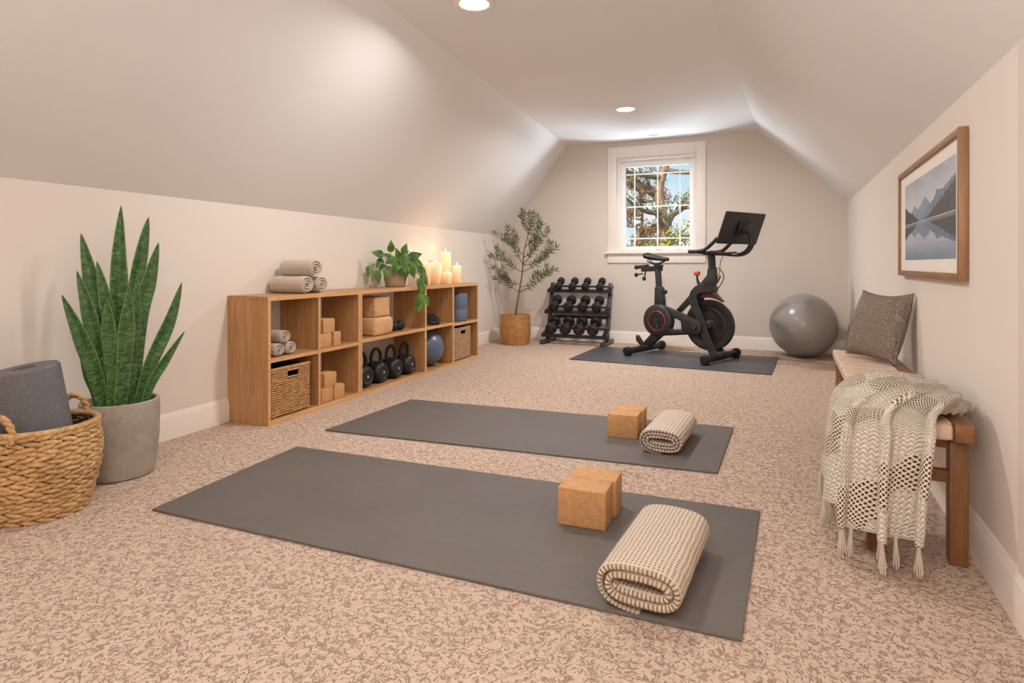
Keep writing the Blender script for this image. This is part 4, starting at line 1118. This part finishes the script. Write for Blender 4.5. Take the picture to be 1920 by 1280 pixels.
# ------------------------------------------------------------------ knitted throw over the bench's near end
TH = thing('throw_blanket', 'cream and brown knitted throw with tassels draped over the near end of the bench', 'blanket', (.45, 2.5, .49))
off = Vector((-.45, -2.5, -.49))
Ttop = [(.575, 2.98, .50), (.595, 2.84, .505), (.605, 2.70, .51), (.61, 2.56, .515), (.615, 2.44, .51)]
Emid = [(.325, 2.80, .515), (.315, 2.62, .515), (.325, 2.42, .515), (.40, 2.335, .515), (.51, 2.325, .510)]
Edge = [(.290, 2.78, .465), (.280, 2.60, .465), (.292, 2.385, .465), (.385, 2.288, .465), (.505, 2.285, .465)]
Hem = [(.262, 2.79, .155), (.25, 2.60, .14), (.262, 2.36, .12), (.365, 2.255, .12), (.46, 2.26, .125)]
def throw_pt(u, v, layer=0):
    T_, E_, G_, H_ = cat_at(Ttop, u), cat_at(Emid, u), cat_at(Edge, u), cat_at(Hem, u)
    T2 = T_.lerp(E_, .5)+Vector((0, 0, .012)); H2 = G_.lerp(H_, .5)
    P = [T_, T2, E_, G_, H2, H_]
    p = cat_at(P, v)
    nrm = Vector((-.9, -.45, 0)).normalized().lerp(Vector((0, 0, 1)), max(0, min(1, (.55-v)*4)))
    ph = u*4.2*PI+.5*math.sin(v*2.6)+.25
    fold = abs(math.sin(ph))**.75*(.058+.016*v)-.012
    side = Vector((.55, -.83, 0))*(.030*math.sin(2*ph))
    w = .007*noise.noise(Vector((u*8, v*7, 1.)))
    # frayed, uneven hem
    hem = .02*noise.noise(Vector((u*6, 7., 2.)))*(v**4)
    return p+nrm*(fold+w)+side*min(1, v*1.6)+Vector((0, 0, hem))
m = MB(); m.grid(lambda u, v: tuple(throw_pt(u, v)+off), 150, 90, lambda u, v: (u*1.1, v*.85)); o = m.build('knit_cloth', M['throw'], TH, sharp=80)
md = o.modifiers.new('thickness', 'SOLIDIFY'); md.thickness = .012; md.offset = 1
# tassels: each a bundle of yarn tied at the hem
rnd = random.Random(21)
for k in range(20):
    u = (k+.5)/20; p = throw_pt(u, 1.0); L = rnd.uniform(.085, .105)
    m = MB(); q = p+Vector((rnd.uniform(-.006, .006), rnd.uniform(-.006, .006), -L))
    q.z = max(q.z, .008)
    m.tube([p+Vector((0, 0, .008)), p.lerp(q, .15), p.lerp(q, .3)], [.007, .0055, .0065], 7)
    for s in range(7):
        a = 2*PI*s/7; d = Vector((math.cos(a), math.sin(a), 0))
        m.tube([p.lerp(q, .25)+d*.003, p.lerp(q, .6)+d*.007, q+d*.010*rnd.uniform(.6, 1.2)+Vector((0, 0, rnd.uniform(0, .012)))], [.0035, .0032, .0022], 5)
    m.v = [tuple(Vector(v)+off) for v in m.v]
    m.build('tassel', M['tassel'], TH, sharp=80)

# ------------------------------------------------------------------ framed picture on the right wall
pa = math.atan(.0305)
ART = thing('framed_picture', 'framed mountain lake print with white border hanging on the right wall', 'picture', (RX(3.281)-.0015, 3.281, .938), -pa)
FX, hy, hz_ = -.029, .669, .555
fw_ = M['frame_wood']
for (y0, y1, z0, z1, ax_) in ((-hy, -hy+.028, 0, hz_, 'Z'), (hy-.028, hy, 0, hz_, 'Z'), (-hy+.028, hy-.028, 0, .028, 'Y'), (-hy+.028, hy-.028, hz_-.028, hz_, 'Y')):
    m = MB(); m.box(FX, 0, y0, y1, z0, z1, .002); m.build('frame_side', fw_[ax_], ART)
m = MB(); m.box(-.017, -.003, -hy+.027, hy-.027, .027, hz_-.027); m.build('mat_board', M['paper'], ART)
# the print: painted per vertex (a landscape: sky, ridges, tree slopes, lake and reflection)
py0, py1, pz0, pz1 = -.572, .505, .083, .474
NU, NV = 260, 150
def fbm(x, y, s=0): return noise.fractal(Vector((x, y, s)), .6, 2., 5)
def ridge(x):   # x 0 left .. 1 right in the photo
    a = .57+.10*max(0, 1-abs(x-.24)/.16)+.03*fbm(x*9, 1.)
    b = .56+.17*max(0, 1-abs(x-.47)/.22)+.02*fbm(x*9, 2.)
    c = .49+.24*max(0, min(1, (x-.38)/.36))+.05*max(0, 1-abs(x-.70)/.05)+.09*max(0, (x-.8)/.2)+.02*fbm(x*10, 3.)
    return max(a, b), c
def shade(x, y):
    hor = .47
    def upper(x, y):
        far, mid = ridge(x)
        sl = .70-.62*x+.02*fbm(x*22, 5.); sr = .46+.60*max(0, x-.40)**1.25+.025*fbm(x*24, 6.)
        if y < sl and x < .42: return Vector((52, 54, 54))*(1+.3*fbm(x*30, y*30))
        if y < sr and x > .36: return Vector((70, 68, 58))*(1+.35*fbm(x*34, y*30, 1.))
        if y < mid: return Vector((112, 128, 148))*(1+.12*fbm(x*14, y*18))+Vector((20, 20, 18))*max(0, (.62-y)*4)
        if y < far: return Vector((132, 148, 168))*(1+.10*fbm(x*14, y*18, 4.))
        g = max(0, min(1, (y-.6)/.4)); cl_ = .5+.5*fbm(x*2.2+y*1.2, y*2.6, 8.)
        return Vector((206, 208, 214)).lerp(Vector((150, 164, 180)), g).lerp(Vector((222, 214, 210)), max(0, min(1, cl_))*.7)
    if y >= hor: c = upper(x, y)
    else:
        yy = hor+(hor-y)*1.12+.006*fbm(x*5, y*60)
        c = upper(x, min(yy, 1.2))*.86+Vector((4, 8, 14)); c = c.lerp(Vector((104, 124, 146)), max(0, min(.75, (hor-.26-y)*3.2)))
        if y > hor-.014: c = Vector((186, 182, 176))
        elif y > hor-.05: c = c.lerp(Vector((156, 164, 174)), .55)
    return c
m = MB(); m.grid(lambda u, v: (-.0178, py1+(py0-py1)*u, pz0+(pz1-pz0)*v), NU, NV)
o = m.build('lake_print', M['print'], ART)
ca = o.data.color_attributes.new('Col', 'FLOAT_COLOR', 'POINT')
for i, v in enumerate(o.data.vertices):
    x = (py1-v.co.y)/(py1-py0); y = (v.co.z-pz0)/(pz1-pz0); c = shade(x, y)
    ca.data[i].color = (*lin([max(0, min(255, q)) for q in c]), 1)

# ------------------------------------------------------------------ outdoors seen through the window
m = MB(); m.grid(lambda u, v: (-30+60*u, 8.2+50*v, -2.8), 4, 4); o = m.build('lawn', M['grass']); struct(o)
def foliage_blob(m, c, r, n, L, rnd, flat=1.0):
    for _ in range(n):
        while True:
            d = Vector((rnd.uniform(-1, 1), rnd.uniform(-1, 1), rnd.uniform(-1, 1)))
            if .2 < d.length < 1: break
        p = Vector(c)+Vector((d.x*r, d.y*r, d.z*r*flat))
        e = Vector((rnd.uniform(-1, 1), rnd.uniform(-1, 1), rnd.uniform(-1, 1))).normalized(); s = e.cross(Vector((rnd.uniform(-1, 1), rnd.uniform(-1, 1), rnd.uniform(-1, 1)))).normalized()
        m.add([p-e*L, p+s*L*.3, p+e*L, p-s*L*.3], [(0, 1, 2, 3)])
def tree(loc, label, H, seed, trunk_r, lean, fmat, nb=15, bl=1.6, ff=26, z0=2.6):
    rnd = random.Random(seed)
    t = thing('tree', label, 'tree', loc, 0)
    P = catmull([(0, 0, 0), (lean*.3-.1, 0, H*.3), (lean*.4-.18, .05, H*.44), (lean*.55+.14, .1, H*.56), (lean+.02, 0, H*.68), (lean+.3, 0, H*.82), (lean+.2, 0, H)], 6)
    m = MB(); m.tube(P, [trunk_r*(1-.85*i/(len(P)-1)) for i in range(len(P))], 9); m.build('trunk', M['tree_bark'], t)
    tw = MB(); fo = MB()
    for k in range(nb):
        f = (z0+(H-z0)*(k+.3)/nb)/H; b = cat_at(P, min(f, 1)); a = rnd.uniform(0, 2*PI); L = bl*rnd.uniform(.6, 1.15)*(1.15-.6*f)
        d = Vector((math.cos(a), math.sin(a)*.7, rnd.uniform(.05, .7))).normalized(); tip = b+d*L
        Q = catmull([b, b.lerp(tip, .5)+Vector((0, 0, -.08*L+rnd.uniform(-.1, .1))), tip], 5)
        tw.tube(Q, [trunk_r*.34*(1-.8*i/(len(Q)-1)) for i in range(len(Q))], 6)
        for j in range(5):
            g = rnd.uniform(.3, 1); p = cat_at(Q, g); d2 = (d+Vector((rnd.uniform(-1, 1), rnd.uniform(-1, 1), rnd.uniform(-.3, 1)))*.8).normalized(); q = p+d2*L*rnd.uniform(.25, .45)
            tw.tube([p, p.lerp(q, .5)+Vector((rnd.uniform(-.04, .04), 0, rnd.uniform(-.04, .04))), q], [trunk_r*.10, trunk_r*.07, trunk_r*.03], 5)
            foliage_blob(fo, q, .20, ff, .05, rnd, .7)
    tw.build('branches', M['twig'], t, merge=False); fo.build('foliage', fmat, t, merge=False)
    return t
tree((-2.5, 14.6, -2.8), 'large tree with a thick forked trunk at the centre of the window view', 8.2, 3, .24, .1, M['fol_green'], 22, 1.9, 26, 3.3)
tree((-4.0, 18.6, -2.8), 'reddish brown tree left of centre through the window', 6.2, 9, .15, .15, M['fol_brown'], 20, 1.2, 50, 3.4)
def shrub(loc, r, label, seed, mat, n):
    rnd = random.Random(seed); t = thing('shrub', label, 'shrub', loc)
    m = MB(); 
    for k in range(5): m.tube([(0, 0, 0), (rnd.uniform(-.3, .3)*r, rnd.uniform(-.3, .3)*r, r*1.5), (rnd.uniform(-.7, .7)*r, rnd.uniform(-.5, .5)*r, 4.3)], [.05, .03, .012], 6)
    m.build('stems', M['twig'], t)
    m = MB()
    for k in range(14): foliage_blob(m, (rnd.uniform(-.8, .8)*r, rnd.uniform(-.5, .5)*r, 3.2+rnd.uniform(-.9, 1.0)), .45, n, .07, rnd)
    m.build('foliage', mat, t, merge=False)
shrub((-1.55, 12.2, -2.8), .8, 'yellow green shrub at the lower right through the window', 2, M['fol_gold'], 130)
shrub((-2.45, 10.9, -2.8), .5, 'olive green shrub at the lower left through the window', 6, M['fol_green'], 90)

# ------------------------------------------------------------------ light
w = bpy.data.worlds.new('sky'); scn.world = w; w.use_nodes = True
nt = w.node_tree; bg = nt.nodes['Background']
tc = nt.nodes.new('ShaderNodeTexCoord'); sp = nt.nodes.new('ShaderNodeSeparateXYZ'); nt.links.new(tc.outputs['Generated'], sp.inputs[0])
rp = nt.nodes.new('ShaderNodeValToRGB'); e = rp.color_ramp.elements
e[0].position = 0; e[0].color = (.78, .89, .95, 1); e[1].position = .5; e[1].color = (.33, .56, .80, 1)
x_ = e.new(.12); x_.color = (.58, .79, .92, 1)
nz = nt.nodes.new('ShaderNodeTexNoise'); nz.inputs['Scale'].default_value = 7; nz.inputs['Detail'].default_value = 5; nt.links.new(tc.outputs['Generated'], nz.inputs['Vector'])
cr_ = nt.nodes.new('ShaderNodeValToRGB'); cr_.color_ramp.elements[0].position = .5; cr_.color_ramp.elements[1].position = .68
nt.links.new(nz.outputs['Fac'], cr_.inputs[0])
mx = nt.nodes.new('ShaderNodeMix'); mx.data_type = 'RGBA'; mx.inputs[7].default_value = (.93, .95, .96, 1)
nt.links.new(cr_.outputs[0], mx.inputs[0]); nt.links.new(rp.outputs[0], mx.inputs[6]); nt.links.new(sp.outputs[2], rp.inputs[0])
nt.links.new(mx.outputs[2], bg.inputs['Color']); bg.inputs['Strength'].default_value = 1.0

def lamp(name, kind, loc, energy, col, rot=(0, 0, 0), **kw):
    l = bpy.data.lights.new(name, kind); l.energy = energy; l.color = col
    for k, v in kw.items(): setattr(l, k, v)
    o = bpy.data.objects.new(name, l); C.objects.link(o); o.location = loc; o.rotation_euler = rot; return o
WARM = (1, .965, .925)
lamp('downlight_near', 'AREA', (*L1, ZC-.012), 30, WARM, shape='DISK', size=.17, spread=R(165))
lamp('downlight_far', 'AREA', (*L2, ZC-.012), 44, (1, .98, .96), shape='DISK', size=.17, spread=R(165))
lamp('downlight_behind', 'AREA', (*L3, ZC-.012), 4, WARM, shape='DISK', size=.17, spread=R(165))
lamp('downlight_behind_right', 'AREA', (-.5, .1, ZC-.012), 25, WARM, shape='DISK', size=.17, spread=R(165))
lamp('ceiling_fill', 'AREA', (-.35, -.45, 1.45), 70, (1, .97, .94), tuple(Vector((.38, .46, .8)).to_track_quat('-Z', 'Y').to_euler()), shape='DISK', size=.6)  # added area light behind the camera, brightens the ceiling and right slope
lamp('sun', 'SUN', (0, 0, 20), 4.5, (1, .95, .86), (R(48), 0, R(-25)), angle=R(2))
lamp('window_portal', 'AREA', (-1.28, YB+.10, 1.73), 1, (1, 1, 1), (R(-90), 0, 0), shape='RECTANGLE', size=.8, size_y=1.02).data.cycles.is_portal = True
sp_ = lamp('window_fill_spot', 'SPOT', (-1.28, 8.25, .80), 95, (.76, .87, 1.0), (R(-128), 0, 0), spot_size=R(150), spot_blend=.4, shadow_soft_size=.3)  # added unseen spot below the sill, stands in for daylight on the ceiling
for gx, tx in ((-2.25, .25), (-.30, -2.75)):     # added unseen spots to either side, aimed up through the window as daylight fill
    g0 = Vector((gx, 8.65, .62)); g1 = Vector((tx, 5.9, 2.15))
    lamp('window_fill_spot', 'SPOT', g0, 310, (.76, .87, 1.0), tuple((g1-g0).to_track_quat('-Z', 'Y').to_euler()), spot_size=R(75), spot_blend=.5, shadow_soft_size=.3)
for x, y, r, h, *_ in CAND:
    lamp('candle_glow', 'POINT', (x, y, .801+h+.045), .42, (1, .66, .38), shadow_soft_size=.02)

scn.view_settings.view_transform = 'Standard'
scn.view_settings.look = 'None'
scn.view_settings.exposure = 0.0
scn.cycles.max_bounces = 12; scn.cycles.diffuse_bounces = 8
scn.cycles.sample_clamp_indirect = 6
scn.cycles.use_denoising = True
